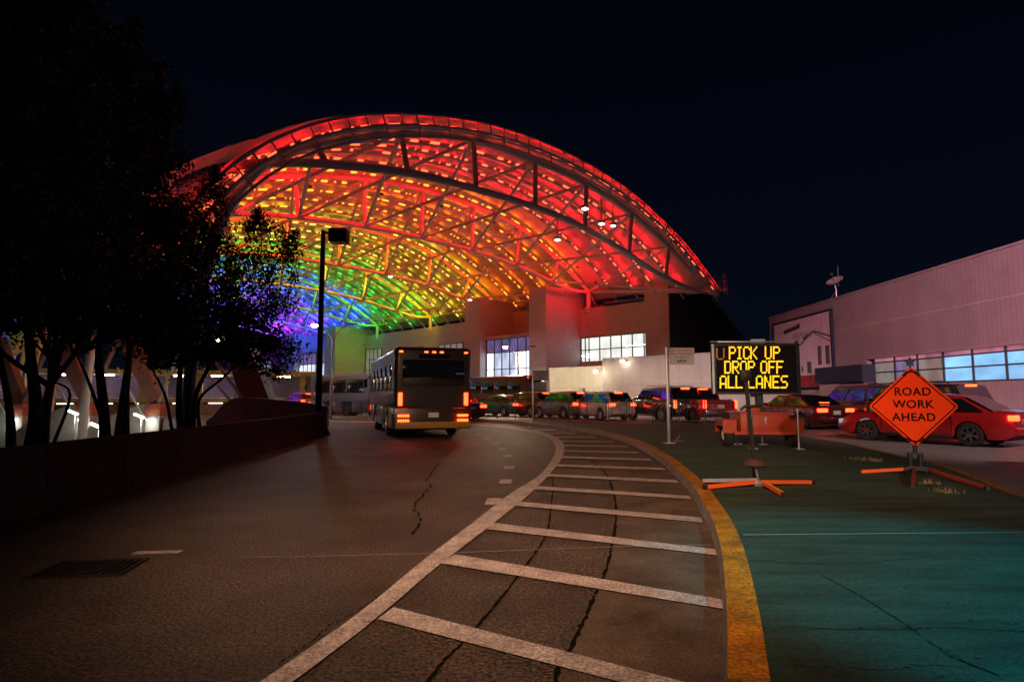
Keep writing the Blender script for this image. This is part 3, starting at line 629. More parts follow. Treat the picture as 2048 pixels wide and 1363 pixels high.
gl.bar((-.03, P(.66, 0)[1], zA+.25), (-.03, P(.70, 0)[1], zA+.75), .01, .06); gl.bar((-.03, P(.74, 0)[1], zA+.3), (-.03, P(.9, 0)[1], zA+.42), .01, .16)
gl.build('blurred_caption', mat('print_pink', (.6, .42, .45), .6), PO)
# satellite dish
dp = at(1665, 600, 45.0); ds = thing('satellite_dish', 'small satellite dish on the roof edge of the mauve hall', 'satellite dish', (XW+.6, 45, ZR+.13), 0)
MB().tube([(0, 0, 0), (0, 0, .7), (-.1, -.05, 1.1)], .06, 8).tube([(-.5, 0, 0), (0, 0, .6)], .03, 6).tube([(.2, 0, 1.0), (.2, 0, 2.6)], .02, 6).box((0, 0, .03), (.9, .5, .06)).build('mast', M['galv'], ds, smooth=True)
prof_d = [(0.001, .22), (.2, .19), (.4, .11), (.6, 0), (.62, .01), (.6, .03), (.4, .15), (.2, .235), (.001, .26)]
dm = MB(); dm.lathe(prof_d, 24, 'z'); rot = Matrix.Rotation(R(200), 3, 'X') @ Matrix.Rotation(R(30), 3, 'Y')
dm.v = [tuple(rot @ Vector(p)+Vector((-.15, -.1, 1.45))) for p in dm.v]; dm.build('reflector', M['steel_w'], ds, smooth=True)
MB().tube([(-.15, -.1, 1.4), (-.45, -.3, 1.85)], .02, 6).box((-.48, -.32, 1.88), (.14, .14, .14)).build('feed_arm', M['galv'], ds)

# ------------------------------------------------------------------ street lamps
def double_lamp(loc, zf, label, lit=(1,), power=900, col=(1, .85, .55), m='lamp_w', arm=.9, turn=0):
    t = thing('street_lamp', label, 'street lamp', loc, turn, 'forked street lamps under the canopy')
    MB().tube([(0, 0, 0), (0, 0, .5), (0, 0, zf)], [.11, .075, .05], 8).build('pole', M['galv'], t, smooth=True)
    for sgn in (-1, 1):
        pts = [(0, 0, zf-.05), (sgn*.12, 0, zf+.25), (sgn*arm*.55, 0, zf+.75), (sgn*arm, 0, zf+1.0)]
        MB().tube(smoothpts(pts, 5), .035, 6).build('arm', M['galv'], t, smooth=True)
        h = MB().box((sgn*(arm+.22), 0, zf+1.03), (.6, .24, .1)).build('lamp_head', M['galv'], t, bevel=.02)
        if sgn in lit:
            MB().lathe([(.001, -.17), (.1, -.15), (.18, -.08), (.2, 0), (.001, .0)], 14, 'z', (sgn*(arm+.22), 0, zf+.98)).build('lens', M[m], h, smooth=True)
            lamp('lamp_light', 'SPOT', (sgn*(arm+.22), 0, zf+.76), power, col, t, .12, (0, 0, 0), R(172), .12)
    return t
double_lamp((.55, 50, 0), 4.5, 'forked street lamp with a glaring head in front of the glazed bay', (-1,), 3200)
double_lamp((-10.8, 36, 0), 4.7, 'forked street lamp with a white head beside the dark lamp post', (-1,), 420, (.9, .92, 1))
double_lamp((-15.6, 34, 0), 3.7, 'forked street lamp glowing yellow through the tree crown', (-1,), 250, (1, .8, .4), 'lamp_y')
double_lamp((-31.5, 55, -.5), 3.3, 'forked street lamp with a yellow head seen low between the trunks', (1,), 350, (1, .8, .4), 'lamp_y')
double_lamp((-32.5, 92, 0), 3.4, 'small far forked street lamp in front of the blue lit bay', (), 0)
# tall dark post with box head
lp = thing('lamp_post', 'tall dark lamp post with a square box head behind the barrier', 'lamp post', (-7.35, 22.9, .06), 0)
MB().tube([(0, 0, 0), (0, 0, 7.75)], [.13, .085], 10).box((0, 0, .03), (.5, .5, .06)).build('pole', M['darkpole'], lp, smooth=True)
MB().box((.16, 0, 7.68), (.3, .07, .08)).build('arm', M['darkpole'], lp)
hd = MB().box((.62, 0, 7.55), (.68, .6, .52)).build('lamp_head', M['darkpole'], lp, bevel=.02)
MB().box((.62, 0, 7.285), (.56, .48, .02)).build('lens', mat('unlit_lens', (.5, .45, .4), .3), hd)
# unseen lamps: two street lamps light the near road, the rest are added fill
def unseen_lamp(loc, h, label, aim, power, col, size=.25, spot=100, blend=.6):
    t = thing('unseen_lamp', label, 'street lamp', loc, 0)
    MB().tube([(0, 0, 0), (0, 0, h)], [.13, .08], 8).build('pole', M['darkpole'], t, smooth=True)
    MB().box((0, .4, h), (.3, 1.0, .14)).build('lamp_head', M['darkpole'], t)
    d_ = (Vector(aim)-(Vector(loc)+Vector((0, .6, h-.15)))).normalized()
    lamp('lamp_light', 'SPOT', (0, .6, h-.15), power, col, t, size, d_.to_track_quat('-Z', 'Y').to_euler(), R(spot), blend)
    return t
unseen_lamp((-2.2, -5.5, 0), 8.0, 'warm street lamp by the road behind the viewpoint', (.7, 11.0, 0), 14000, (1, .58, .36), .1, 46, 1.0)
unseen_lamp((6.0, -2.5, .15), 6.5, 'cool street lamp on the island behind the viewpoint', (3.6, 3.8, 0), 3700, (.0, .78, 1.), .1, 29, .55)
unseen_lamp((4.2, -8, .15), 3.6, 'added low fill lamp far behind the viewpoint that brightens the orange sign', (6.9, 10, 1.5), 7500, (1, .78, .62), .2, 22, .8)  # added fill: makes the sign sheeting read bright, no lamp is known there
unseen_lamp((9.6, 2.5, .004), 9, 'added pinkish fill lamp out of view standing in for canopy light on the hall', (24, 29, 4.5), 56000, (1, .42, .54), .3, 40, .8)  # added fill: stands in for the pink canopy spill on the hall wall

unseen_lamp((12.5, 3.5, .004), 9, 'added soft white fill lamp out of view that brightens the red sedan', (14.0, 20.5, 0), 8000, (1, .74, .70), .3, 52, .9)  # added fill for the red sedan and the concrete road around it
# ------------------------------------------------------------------ signs and stands on the island
def text_mesh(s, size, xw=1.0):
    cu = bpy.data.curves.new('t', 'FONT'); cu.body = s; cu.size = size; cu.align_x = 'CENTER'; cu.align_y = 'CENTER'; cu.extrude = .001; cu.offset = size*.018; cu.space_character = 1.08
    o = bpy.data.objects.new('t', cu); C.objects.link(o); dg = bpy.context.evaluated_depsgraph_get()
    me = bpy.data.meshes.new_from_object(o.evaluated_get(dg)); v = [tuple(p.co) for p in me.vertices]; f = [tuple(p.vertices) for p in me.polygons]
    bpy.data.objects.remove(o); bpy.data.meshes.remove(me); bpy.data.curves.remove(cu)
    return v, f
def put_text(mb, s, size, cx, cz, y=-.003, xw=1.0):
    v, f = text_mesh(s, size); mb.add([(cx+a*xw, y-c, cz+b) for a, b, c in v], f)
def diamond(r, y0, y1, rc=.05):
    pts = []
    for k in range(4):
        a = k*90
        for dth in (-45, -22, 0, 22, 45):
            c_ = Vector((math.cos(R(a)), math.sin(R(a))))*(r-rc*1.414); pts.append((c_.x+rc*math.cos(R(a+dth)), c_.y+rc*math.sin(R(a+dth))))
    mb = MB(); mb.prism([(x, y0, z) for x, z in pts], (0, y1-y0, 0)); return mb
b2 = gp(1832, 946, .15); face = math.atan2(-b2.x, b2.y)*.45
S2 = thing('road_work_sign', 'orange diamond sign reading ROAD WORK AHEAD on a folding tripod with orange legs', 'road sign', b2, face)
zc = at(1832, 812, b2.y).z-.15; dr = 79/1200*b2.y/1.0
sg = diamond(dr, -.05, -.042); sg.v = [(x, y, z+zc) for x, y, z in sg.v]; sgo = sg.build('sign_face', M['sign_orange'], S2)
bd = MB()
for k in range(4):
    a, b = R(k*90), R(k*90+90); r1 = dr-.055
    bd.bar((math.cos(a)*r1, -.0535, zc+math.sin(a)*r1), (math.cos(b)*r1, -.0535, zc+math.sin(b)*r1), .002, .018)
for s_, zz in ((1, dr-.13), (-1, -dr+.13)):
    bd.bar((-.13, -.056, zc+zz-.02*s_), (-.07, -.056, zc+zz+.035*s_), .012, .02); bd.bar((.13, -.056, zc+zz-.02*s_), (.07, -.056, zc+zz+.035*s_), .012, .02); bd.bar((-.07, -.056, zc+zz+.035*s_), (.07, -.056, zc+zz+.035*s_), .012, .02)
bd.build('border', M['ink'], sgo)
tx = MB(); put_text(tx, 'ROAD', .185, .0, zc+.24, -.0545, 1.0); put_text(tx, 'WORK', .185, 0, zc+.03, -.0545, 1.0); put_text(tx, 'AHEAD', .185, .0, zc-.185, -.0545, 1.0); tx.build('lettering', M['ink'], sgo)
MB().box((0, -.025, zc), (.03, .02, dr*1.96)).box((0, -.025, zc), (dr*1.9, .02, .03)).build('cross_brace', M['black'], S2)
kn = MB(); pts = []
for k in range(10):
    r_ = .085 if k % 2 == 0 else .04; a = R(90+k*36); pts.append((r_*math.cos(a), -.05, zc+dr+.075+r_*math.sin(a)))
kn.prism(pts, (0, .05, 0)); kn.box((0, -.025, zc+dr+.0), (.025, .03, .1)); kn.build('star_knob', M['black'], S2)
MB().tube([(0, -.02, .32), (0, -.02, zc-dr+.1)], .035, 8).build('mast', M['black'], S2, smooth=True)
sp_ = MB()
for sx in (-.075, .075):
    for k in range(9): sp_.tube([(sx, 0, .12+k*.024), (sx, 0, .136+k*.024)], .042, 10)
    sp_.tube([(sx, 0, .1), (sx, 0, .34)], .033, 8)
sp_.build('spring', M['black'], S2, smooth=True)
MB().box((0, 0, .085), (.3, .12, .07)).box((0, 0, .33), (.22, .1, .03)).tube([(-.15, -.07, .06), (-.15, .07, .06)], .05, 10).tube([(.16, -.07, .06), (.16, .07, .06)], .05, 10).build('base_bracket', M['black'], S2)
def stand_leg(par, p0, p1, m, cap=True, amber=False):
    p0, p1 = Vector(p0), Vector(p1); lg = MB().bar(p0, p1, .04, .05).build('leg', m, par)
    d_ = (p1-p0).normalized(); MB().bar(p1+d_*.001, p1+d_*.06, .05, .055).build('foot', M['black'], lg)
    if amber: MB().bar(p0+Vector((0, 0, .028)), p1+Vector((0, 0, .028)), .03, .004).build('amber_strip', M['amber_tape'], lg)
inv = Matrix.Rotation(-face, 3, 'Z')
def loc2(par, rz, p): return Matrix.Rotation(-rz, 3, 'Z') @ (Vector(p)-Vector(par.location))
for tip, zt_, sx in (((1722, 946), .03, -.17), ((1972, 979), .03, .18), ((1826, 975), .03, -.05)):
    q = loc2(S2, face, gp(tip[0], tip[1], .15)); stand_leg(S2, (sx, -.02 if sx != -.05 else -.08, .07), (q.x, q.y, zt_), M['orange_tape'] if sx != -.05 else mat('dull_red_leg', (.25, .02, .01), .5))
# empty tripod stand
b1 = gp(1518, 973, .15); S1 = thing('sign_stand', 'empty dark sign stand leaning on orange tripod legs by the yellow kerb', 'sign stand', b1, 0)
top = at(1490, 742, b1.y)-b1; mid = at(1508, 920, b1.y)-b1
MB().tube([(0, 0, .06), (mid.x, 0, mid.z)], .02, 8).build('lower_mast', M['galv'], S1, smooth=True)
MB().bar((mid.x, 0, mid.z-.02), (top.x, 0, top.z), .035, .05).build('upper_mast', M['black'], S1)
MB().box((top.x, -.02, top.z-.06), (.15, .07, .16)).box((top.x, -.06, top.z-.06), (.1, .03, .1)).build('head_bracket', M['black'], S1, bevel=.015)
sd = at(1502, 815, b1.y)-b1; MB().tube([(sd.x-.16, -.02, sd.z-.03), (sd.x-.1, -.03, sd.z+.02), (sd.x, -.03, sd.z+.02), (sd.x+.16, -.02, sd.z+.04)], .022, 8).tube([(sd.x+.15, -.02, sd.z), (sd.x+.15, -.02, sd.z+.1)], .016, 6).build('clamp_handle', M['black'], S1, smooth=True)
sk = MB(); sk.lathe([(.02, .06), (.06, .05), (.12, .02), (.155, -.03), (.15, -.035), (.1, .0), (.02, .03)], 16, 'z', (mid.x+.01, 0, mid.z-.03)); sk.build('collar_skirt', mat('brown_skirt', (.08, .04, .03), .7), S1, smooth=True)
MB().box((.0, .0, .045), (.16, .12, .08)).build('hub', M['galv'], S1, bevel=.01)
for tip, amb, x0 in (((1414, 978), False, -.05), ((1622, 968), False, .06), ((1566, 993), True, .04)):
    q = gp(tip[0], tip[1], .15)-b1; stand_leg(S1, (x0, 0, .07), (q.x, q.y, .035), M['orange_tape'], amber=amb)
q = gp(1410, 969, .15)-b1; MB().bar((0, .07, .09), (q.x, q.y+.1, .05), .045, .05).build('spare_arm', M['galv'], S1)
# parking signs
def no_stopping(base, ztop, lab, wide):
    t = thing('parking_sign', lab, 'sign', base, 0)
    MB().bar((0, 0, .02), (0, 0, ztop), .085, .085).build('post', [M['galv']], t, bevel=.008)
    MB().box((0, 0, .012), (.3, .22, .024)).build('base_plate', M['galv'], t)
    h = .46; w_ = wide; pn = MB().box((.06+w_/2, -.045, ztop-h/2-.02), (w_, .012, h)).build('panel', M['sign_white'], t)
    a = MB(); cx = .06+w_/2; put_text(a, 'NO STOPPING', .085, cx, ztop-.1, -.053, .98*w_/.62); put_text(a, 'OR STANDING', .085, cx, ztop-.19, -.053, .98*w_/.62); a.build('red_lettering', M['sign_red'], pn)
    b = MB()
    for k, ww_ in enumerate((.42, .36)): b.box((cx, -.053, ztop-.26-k*.03), (ww_*w_/.62, .002, .011))
    bx, bz2 = cx-.05, ztop-.385
    b.box((bx-.04, -.053, bz2), (.1, .002, .05)).box((bx+.03, -.053, bz2+.01), (.05, .002, .07)).box((bx+.13, -.053, bz2), (.1, .002, .035)).box((bx+.13, -.053, bz2+.025), (.05, .002, .03)).box((bx+.075, -.053, bz2+.03), (.06, .002, .01))
    for q_ in (-.06, .03, .1, .16): b.box((bx+q_, -.053, bz2-.035), (.025, .002, .025))
    b.build('tow_pictogram', M['sign_grey'], pn); return t
no_stopping(gp(1338, 886, .15), 2.62, 'NO STOPPING OR STANDING sign on the grey post nearer the message board', .68)
no_stopping(gp(1066, 845, .15), 2.5, 'smaller NO STOPPING OR STANDING sign far along the kerb', .66)
bs = thing('bolted_bracket', 'small broken metal bracket on the island beside the grey sign post', 'bracket', gp(1357, 882, .15), R(30)); MB().bar((-.1, 0, .02), (.06, 0, .16), .03, .03).bar((-.05, .03, .02), (.1, .03, .15), .02, .02).build('bent_bar', M['galv'], bs); MB().box((0, 0, .01), (.3, .1, .02)).build('foot_plate', M['galv'], bs)
# message board trailer
vb = gp(1524, 893, .15); V_ = thing('message_board_trailer', 'orange trailer carrying an amber message board reading PICK UP DROP OFF ALL LANES', 'message board', vb, R(-3))
Yv = vb.y
def vz(y): return at(1510, y, Yv).z-.15
zb0, zb1 = vz(788), vz(687); BW = 174/1200*Yv*.99; bx = at(1510, 740, Yv).x-vb.x
bo = MB().box((bx, -.02, (zb0+zb1)/2), (BW, .16, zb1-zb0)).build('message_board', M['black'], V_, bevel=.02)
fm = MB()
fm.box((bx-BW/2+.02, -.115, (zb0+zb1)/2), (.05, .03, zb1-zb0-.03)); fm.build('side_trim', M['galv'], bo)
FONT = {'P': ['1111.', '1...1', '1...1', '1111.', '1....', '1....', '1....'], 'I': ['.111.', '..1..', '..1..', '..1..', '..1..', '..1..', '.111.'], 'C': ['.111.', '1...1', '1....', '1....', '1....', '1...1', '.111.'],
 'K': ['1...1', '1..1.', '1.1..', '11...', '1.1..', '1..1.', '1...1'], 'U': ['1...1', '1...1', '1...1', '1...1', '1...1', '1...1', '.111.'], 'D': ['1111.', '1...1', '1...1', '1...1', '1...1', '1...1', '1111.'],
 'R': ['1111.', '1...1', '1...1', '1111.', '1.1..', '1..1.', '1...1'], 'O': ['.111.', '1...1', '1...1', '1...1', '1...1', '1...1', '.111.'], 'F': ['11111', '1....', '1....', '1111.', '1....', '1....', '1....'],
 'A': ['.111.', '1...1', '1...1', '1...1', '11111', '1...1', '1...1'], 'L': ['1....']*6+['11111'], 'N': ['1...1', '11..1', '11..1', '1.1.1', '1..11', '1..11', '1...1'], 'E': ['11111', '1....', '1....', '1111.', '1....', '1....', '11111'],
 'S': ['.1111', '1....', '1....', '.111.', '....1', '....1', '1111.'], ' ': ['.....']*7}
led = MB(); off_ = MB(); dimd = MB()
pxm = Yv/1200.0
def led_word(s, xpx, ypx, pitchx, pitchy, mb, adv):
    for ci, ch in enumerate(s):
        for r_, row in enumerate(FONT[ch]):
            for c_, b in enumerate(row):
                if b == '1':
                    x = (xpx+ci*adv+c_*pitchx); y = ypx+r_*pitchy
                    q = at(x, y, Yv-.1); q = Vector((q.x-vb.x, -.105, q.z-.15)); mb.lathe([(.001, -.004), (.021, -.004), (.023, 0)], 8, 'y', q)
sx_, sy_ = 2.62, 3.68
led_word('PICK', 1460.5, 694, 2.75, 3.75, led, 14.0); led_word('UP', 1531, 694, 2.75, 3.75, led, 16.0)
led_word('DROP', 1451.5, 722.5, 2.75, 3.75, led, 15.5); led_word('OFF', 1522.5, 722.5, 2.75, 3.75, led, 15.6)
led_word('ALL', 1442.5, 752, 2.75, 3.75, led, 15.6); led_word('LANES', 1497.5, 752, 2.75, 3.75, led, 16.2)
led_word('U', 1435.5, 697, 3.4, 3.4, dimd, 14)
led.build('lettering', M['led_amber'], bo); dimd.build('dim_lettering', M['led_dim'], bo)
dp_ = MB(); dp_.box((bx, -.1015, (zb0+zb1)/2), (BW-.2, .003, zb1-zb0-.12)); dp_.build('display_window', mat('smoked_display', (.012, .01, .01), .12, spec=.6), bo)
sp_z = vz(681); so_ = MB().box((bx-.2, .25, sp_z), (1.5, .75, .04), Matrix.Rotation(R(6), 3, 'X')).build('solar_panel', M['galv'], V_, bevel=.006)
MB().box((bx+.08, -.02, zb1+.06), (.35, .12, .1)).build('panel_hinge', M['galv'], so_)
MB().box((bx+.1, .1, (zb0+.55)/2+.1), (.14, .14, zb0-.45)).box((bx-.05, .1, zb0-.02), (.09, .09, .1)).tube([(bx+.17, .02, .7), (bx+.17, .02, zb0)], .02, 6).build('mast', M['black'], V_)
MB().box((.02, .2, .60), (1.22, .9, .46)).build('equipment_box', M['orange'], V_, bevel=.03)
MB().box((.02, .2, .85), (1.26, .94, .06)).box((-.22, -.05, .93), (.3, .2, .12)).build('box_lid', M['orange'], V_, bevel=.015)
MB().box((.02, -.26, .7), (.05, .02, .12)).box((.02, -.262, .6), (.03, .02, .05)).build('latch', M['galv'], V_)
MB().box((.0, -.22, .36), (1.5, .07, .08)).box((0, .6, .36), (1.5, .07, .08)).bar((-.45, -.2, .36), (0, 2.2, .36), .07, .08).bar((.45, -.2, .36), (0, 2.2, .36), .07, .08).build('chassis', M['orange'], V_)
MB().tube([(-.85, .2, .31), (.85, .2, .31)], .03, 8).build('axle', M['black'], V_)
for sx in (-1, 1):
    fdm = MB(); fdm.box((sx*.83, -.14, .52), (.34, .02, .34)).box((sx*.83, .2, .685), (.34, .7, .02)).box((sx*.83, .54, .52), (.34, .02, .34)).box((sx*1.0, .2, .60), (.014, .68, .16)); fdm.build('fender', M['orange'], V_)
    wh = MB(); wh.lathe([(.16, -.085), (.27, -.095), (.3, -.08), (.31, -.05), (.31, .05), (.3, .08), (.27, .095), (.16, .085)], 24, 'y', (0, 0, 0)); wh.v = [(y+sx*.82, x+.2, z+.31) for x, y, z in wh.v]; wo = wh.build('wheel', M['tyre'], V_, smooth=True)
    rm = MB(); rm.lathe([(.001, .03), (.08, .06), (.15, .04), (.165, .07), (.165, -.07), (.15, -.04), (.001, -.03)], 16, 'y'); rm.v = [(y+sx*.82, x+.2, z+.31) for x, y, z in rm.v]; rm.build('rim', M['steel_w'], wo, smooth=True)
for (x, y, h) in ((-.42, -.55, .86), (.66, -.62, .98), (.28, .75, .6), (-.38, .78, .55)):
    MB().tube([(x, y, .015), (x, y, h)], .026, 8).box((x, y, .01), (.2, .2, .02)).tube([(x, y, h-.02), (x+.07, y, h)], .015, 6).build('jack_leg', M['galv'], V_, smooth=True)
# weeds
for i, (x, y, lab) in enumerate([(1720, 918, 'dry weed clump in a crack near the far yellow edge'), (1853, 966, 'little dry weed in front of the road work sign'), (1895, 984, 'dry weed tuft right of the road work sign legs'), (1745, 922, 'thin dry weed beside the largest weed clump')]):
    p = gp(x, y, .15); mb = MB()
    for k in range(46):
        a = random.uniform(0, 6.28); r_ = random.uniform(0, .16 if i != 0 else .3); b = Vector((p.x+r_*math.cos(a)*1.5, p.y+r_*math.sin(a), .15)); h = random.uniform(.03, .09)
        tip = b+Vector((random.uniform(-.06, .06), random.uniform(-.03, .03), h)); mb.add([b-Vector((.004, 0, 0)), b+Vector((.004, 0, 0)), tip], [(0, 1, 2)])
    tag(mb.build('weed', M['weed']), lab, 'weed')

# ------------------------------------------------------------------ fences
def fence(pts, h, label, npan):
    t = thing('picket_fence', label, 'fence', pts[0], 0); L = resample([Vector(p) for p in pts], npan+1); o = Vector(pts[0])
    for i, p in enumerate(L):
        q = p-o; MB().box((q.x, q.y, h/2+.02), (.05, .05, h+.04)).build('post', M['fence'], t)
        if i == npan: break
        r_ = L[i+1]-o; mb = MB()
        for z in (.12, h-.14, h): mb.bar(q+Vector((0, 0, z)), r_+Vector((0, 0, z)), .03, .03)
        n_ = max(6, int((r_-q).length/.12))
        for k in range(1, n_):
            s = q.lerp(r_, k/n_); mb.box((s.x, s.y, h/2+.05), (.018, .018, h-.1))
        mb.build('fence_panel', M['fence'], t)
    return t
fl_ = [p for p in offset(far, -.45) if p.y > 19.6 and p.x > -8 and p.y < 40]
fpx = [gp(1462, 849, .15), gp(1400, 847, .15), gp(1250, 845.5, .15), gp(1100, 839.5, .15), gp(1000, 836.8, .15), gp(958, 836, .15)]
fence(fpx, 1.1, 'black picket fence along the far side of the island in front of the queue', 12)
fence([gp(790, 838, .0), gp(730, 836, 0), gp(655, 834, 0)], 1.05, 'short picket fence left of the bus beyond the road', 4)

# ------------------------------------------------------------------ vehicles
def wheel(par, x, y, r, wd, side):
    t = MB(); t.lathe([(r*.62, -wd/2), (r*.9, -wd/2), (r*.98, -wd*.38), (r, -wd*.2), (r, wd*.2), (r*.98, wd*.38), (r*.9, wd/2), (r*.62, wd/2), (r*.55, 0), (r*.62, -wd/2)], 28, 'y', (x, y, r)); wo = t.build('wheel', M['tyre'], par, smooth=True)
    m = MB(); yo = y+side*wd*.36
    m.lathe([(r*.63, side*wd*.1), (r*.66, side*wd*.14), (r*.58, side*wd*.12), (r*.56, -side*wd*.25)], 28, 'y', (x, yo, r))
    m.lathe([(.001, side*.02), (r*.14, side*.015), (r*.15, -side*.02)], 12, 'y', (x, yo, r))
    for k in range(6):
        a = R(k*60+15); b = R(k*60+15); m.bar((x+math.cos(a)*r*.1, yo, r+math.sin(a)*r*.1), (x+math.cos(b)*r*.6, yo, r+math.sin(b)*r*.6), .025, r*.17)
    m.build('rim', M['rim'], wo, smooth=True)
    b = MB(); b.lathe([(.001, 0), (r*.55, 0)], 20, 'y', (x, y+side*wd*.1, r)); b.build('brake_disc', M['black'], wo)
KIND = {
 'suv': dict(L=5.15, W=2.02, H=1.88, r=.40, hood=1.10, belt=1.16, deck=1.16, wb=(1.62, -1.45), roof=(1.35, .55, -2.18, -2.5), gr=.84, zb=.34),
 'sedan': dict(L=4.8, W=1.85, H=1.46, r=.335, hood=.88, belt=.95, deck=1.02, wb=(1.45, -1.38), roof=(1.15, .3, -1.15, -1.95), gr=.78, zb=.22),
 'crossover': dict(L=4.6, W=1.86, H=1.66, r=.36, hood=.98, belt=1.04, deck=1.06, wb=(1.38, -1.3), roof=(1.2, .35, -1.75, -2.2), gr=.80, zb=.26),
 'pickup': dict(L=5.6, W=2.0, H=1.86, r=.40, hood=1.12, belt=1.18, deck=1.18, wb=(1.85, -1.75), roof=(1.45, .75, -.75, -1.0), gr=.84, zb=.36)}
def car(kind, paint, loc, heading, label, group='cars queueing on the terminal road', lampm='tail', brake=True, tall=False):
    d = KIND[kind]; L, W, H = d['L'], d['W'], d['H']; hl = L/2; r = d['r']; zb = d['zb']
    t = thing('parked_car' if False else 'queueing_car', label, 'car', (loc[0], loc[1], loc[2] if len(loc) > 2 else .004), heading, group)
    xs = np.unique(np.concatenate([np.linspace(-hl, hl, 41), [-hl+.03, -hl+.1, hl-.03, hl-.1]]+[[xw+r*1.12*math.cos(R(a)) for a in range(0, 181, 20)] for xw in d['wb']]))
    xr, xtr, xtf = d['roof'][3], d['roof'][2], d['roof'][0]
    zx = [-hl, xr-.02, xr+.1, xtf-.1, xtf+.25, hl-.35, hl]; zz = [d['deck']-.06, d['deck'], d['belt'], d['belt'], d['hood']+.02, d['hood']-.08, d['hood']-.28]
    if kind == 'pickup': zx = [-hl, -hl+.1, xr, xtf-.1, xtf+.25, hl-.35, hl]
    vs = []; n = None
    for x in xs:
        e = min(1, (hl-abs(x))/.55); tap = 1-.14*(1-e)**2
        hw = W/2*tap; zt = interp(x, zx, zz); z0_ = zb+(.12*(1-min(1, (hl-abs(x))/.25)))
        for xw in d['wb']:
            dx = abs(x-xw)
            if dx < r*1.12: z0_ = max(z0_, r+math.sqrt(max(0, (r*1.12)**2-dx*dx))*.98)
        zm = max(z0_+.01, zb+.18); zm2 = max(z0_+.02, .62*zt)
        half = [(hw*.93, z0_), (hw*.99, zm), (hw, zm2), (hw*.985, max(zm2+.02, zt-.12)), (hw*.93, zt-.02), (hw*.8, zt+.012), (hw*.4, zt+.035)]
        ring = [(a, b) for a, b in half]+[(-a, b) for a, b in half[::-1]]; n = len(ring)
        vs += [(x, a, b) for a, b in ring]
    fs = []
    for i in range(len(xs)-1):
        for j in range(n-1): fs.append((i*n+j, i*n+j+1, (i+1)*n+j+1, (i+1)*n+j))
    fs += [tuple(range(n)), tuple((len(xs)-1)*n+j for j in range(n))]
    bo = MB().add(vs, fs).build('body', paint, t, smooth=True, angle=R(50))
    MB().b2((-hl+.25, -W*.40, zb-.04), (hl-.25, W*.40, min(.62, d['belt']*.55))).build('underbody', M['black'], t)
    # greenhouse
    xa, xb_, xc, xd = d['roof']; wb_, wt = W/2*.93, W/2*d['gr']; zbt = d['belt']-.03; zr = H-.05
    top = [(xb_, wt, zr), ((xb_+xc)/2, wt, zr+.045), (xc, wt*.98, zr-.02)]
    g_ = MB(); prof_ = [(xa, wb_, zbt), top[0], top[1], top[2], (xd, wb_*.96, zbt)]
    vs = []
    for (x, w_, z) in prof_:
        vs += [(x, y_*w_, z+(.05*(1-y_*y_) if z > zbt+.1 else .02*(1-y_*y_))) for y_ in (-1, -.5, 0, .5, 1)]
    fs = [(i*5+j, i*5+j+1, (i+1)*5+j+1, (i+1)*5+j) for i in range(4) for j in range(4)]
    fs += [(0, 5, 10, 15, 20), (4, 24, 19, 14, 9)]
    g_.add(vs, fs); g_.build('cabin', paint, t, bevel=.035, seg=2)
    def lerp3(a, b, s): return Vector(a).lerp(Vector(b), s)
    def quadpanel(name, A, B, Cc, Dd, n_):
        n_ = Vector(n_).normalized()*.012; MB().prism([Vector(p)+n_*.5 for p in (A, B, Cc, Dd)], n_).build(name, M['glass'], t)
    a0, a1 = (xa, wb_, zbt), top[0]
    def face(p0, p1, w0, w1, lo, hi, name, nx):
        A = lerp3((p0[0], -w0, p0[2]+.02), (p1[0], -w1, p1[2]+.035), lo); B = lerp3((p0[0], w0, p0[2]+.02), (p1[0], w1, p1[2]+.035), lo)
        Cc = lerp3((p0[0], w0, p0[2]+.02), (p1[0], w1, p1[2]+.035), hi); Dd = lerp3((p0[0], -w0, p0[2]+.02), (p1[0], -w1, p1[2]+.035), hi)
        nn = (B-A).cross(Dd-A).normalized()
        if nn.x*nx < 0: nn = -nn
        nn = nn*.03; MB().prism([p+nn*.5 for p in (A, B, Cc, Dd)], nn).build(name, M['glass'], t, bevel=0)
    face(prof_[0], prof_[1], wb_*.88, wt*.86, .06, .93, 'windscreen', 1)
    face(prof_[4], prof_[3], wb_*.84, wt*.86, .10 if kind != 'sedan' else .06, .88, 'rear_window', -1)
    for s in (1, -1):
        def sp(u, h):   # point on the side glass plane: x=u, h 0..1 of belt to roof
            z = zbt+(zr-zbt)*h; return Vector((u, s*(wb_+(wt-wb_)*h+.0), z))
        fr_ = lambda h: xa+(xb_-xa)*h; rr_ = lambda h: xd+(xc-xd)*h
        lo, hi = .12, .86; nn = Vector((0, s, (wb_-wt)/(zr-zbt))).normalized()
        cuts = [.0, .46, 1.0] if kind in ('sedan', 'crossover', 'pickup') else [0, .37, .70, 1.0]
        for i in range(len(cuts)-1):
            def X(c_, h): return fr_(h)*(1-c_)+rr_(h)*c_
            g0 = .035 if i == 0 else .022; g1 = .035 if i == len(cuts)-2 else .022
            pts = [sp(X(cuts[i]+g0, lo), lo), sp(X(cuts[i+1]-g1, lo), lo), sp(X(cuts[i+1]-g1, hi), hi), sp(X(cuts[i]+g0, hi), hi)]
            MB().prism([p+nn*.003 for p in pts], nn*.008).build('side_window', M['glass'], t)
        for xw in d['wb']: wheel(t, xw, s*(W/2-.13), r, .24, s)
        MB().box((xa-.35, s*(W/2+.09), d['belt']+.08), (.12, .2, .14)).build('wing_mirror', paint, t, bevel=.03)
        for xh in (.15, -.85): MB().box((xh, s*(W/2-.004), d['belt']-.18), (.2, .035, .03)).build('door_handle', M['chrome'], t, bevel=.008)
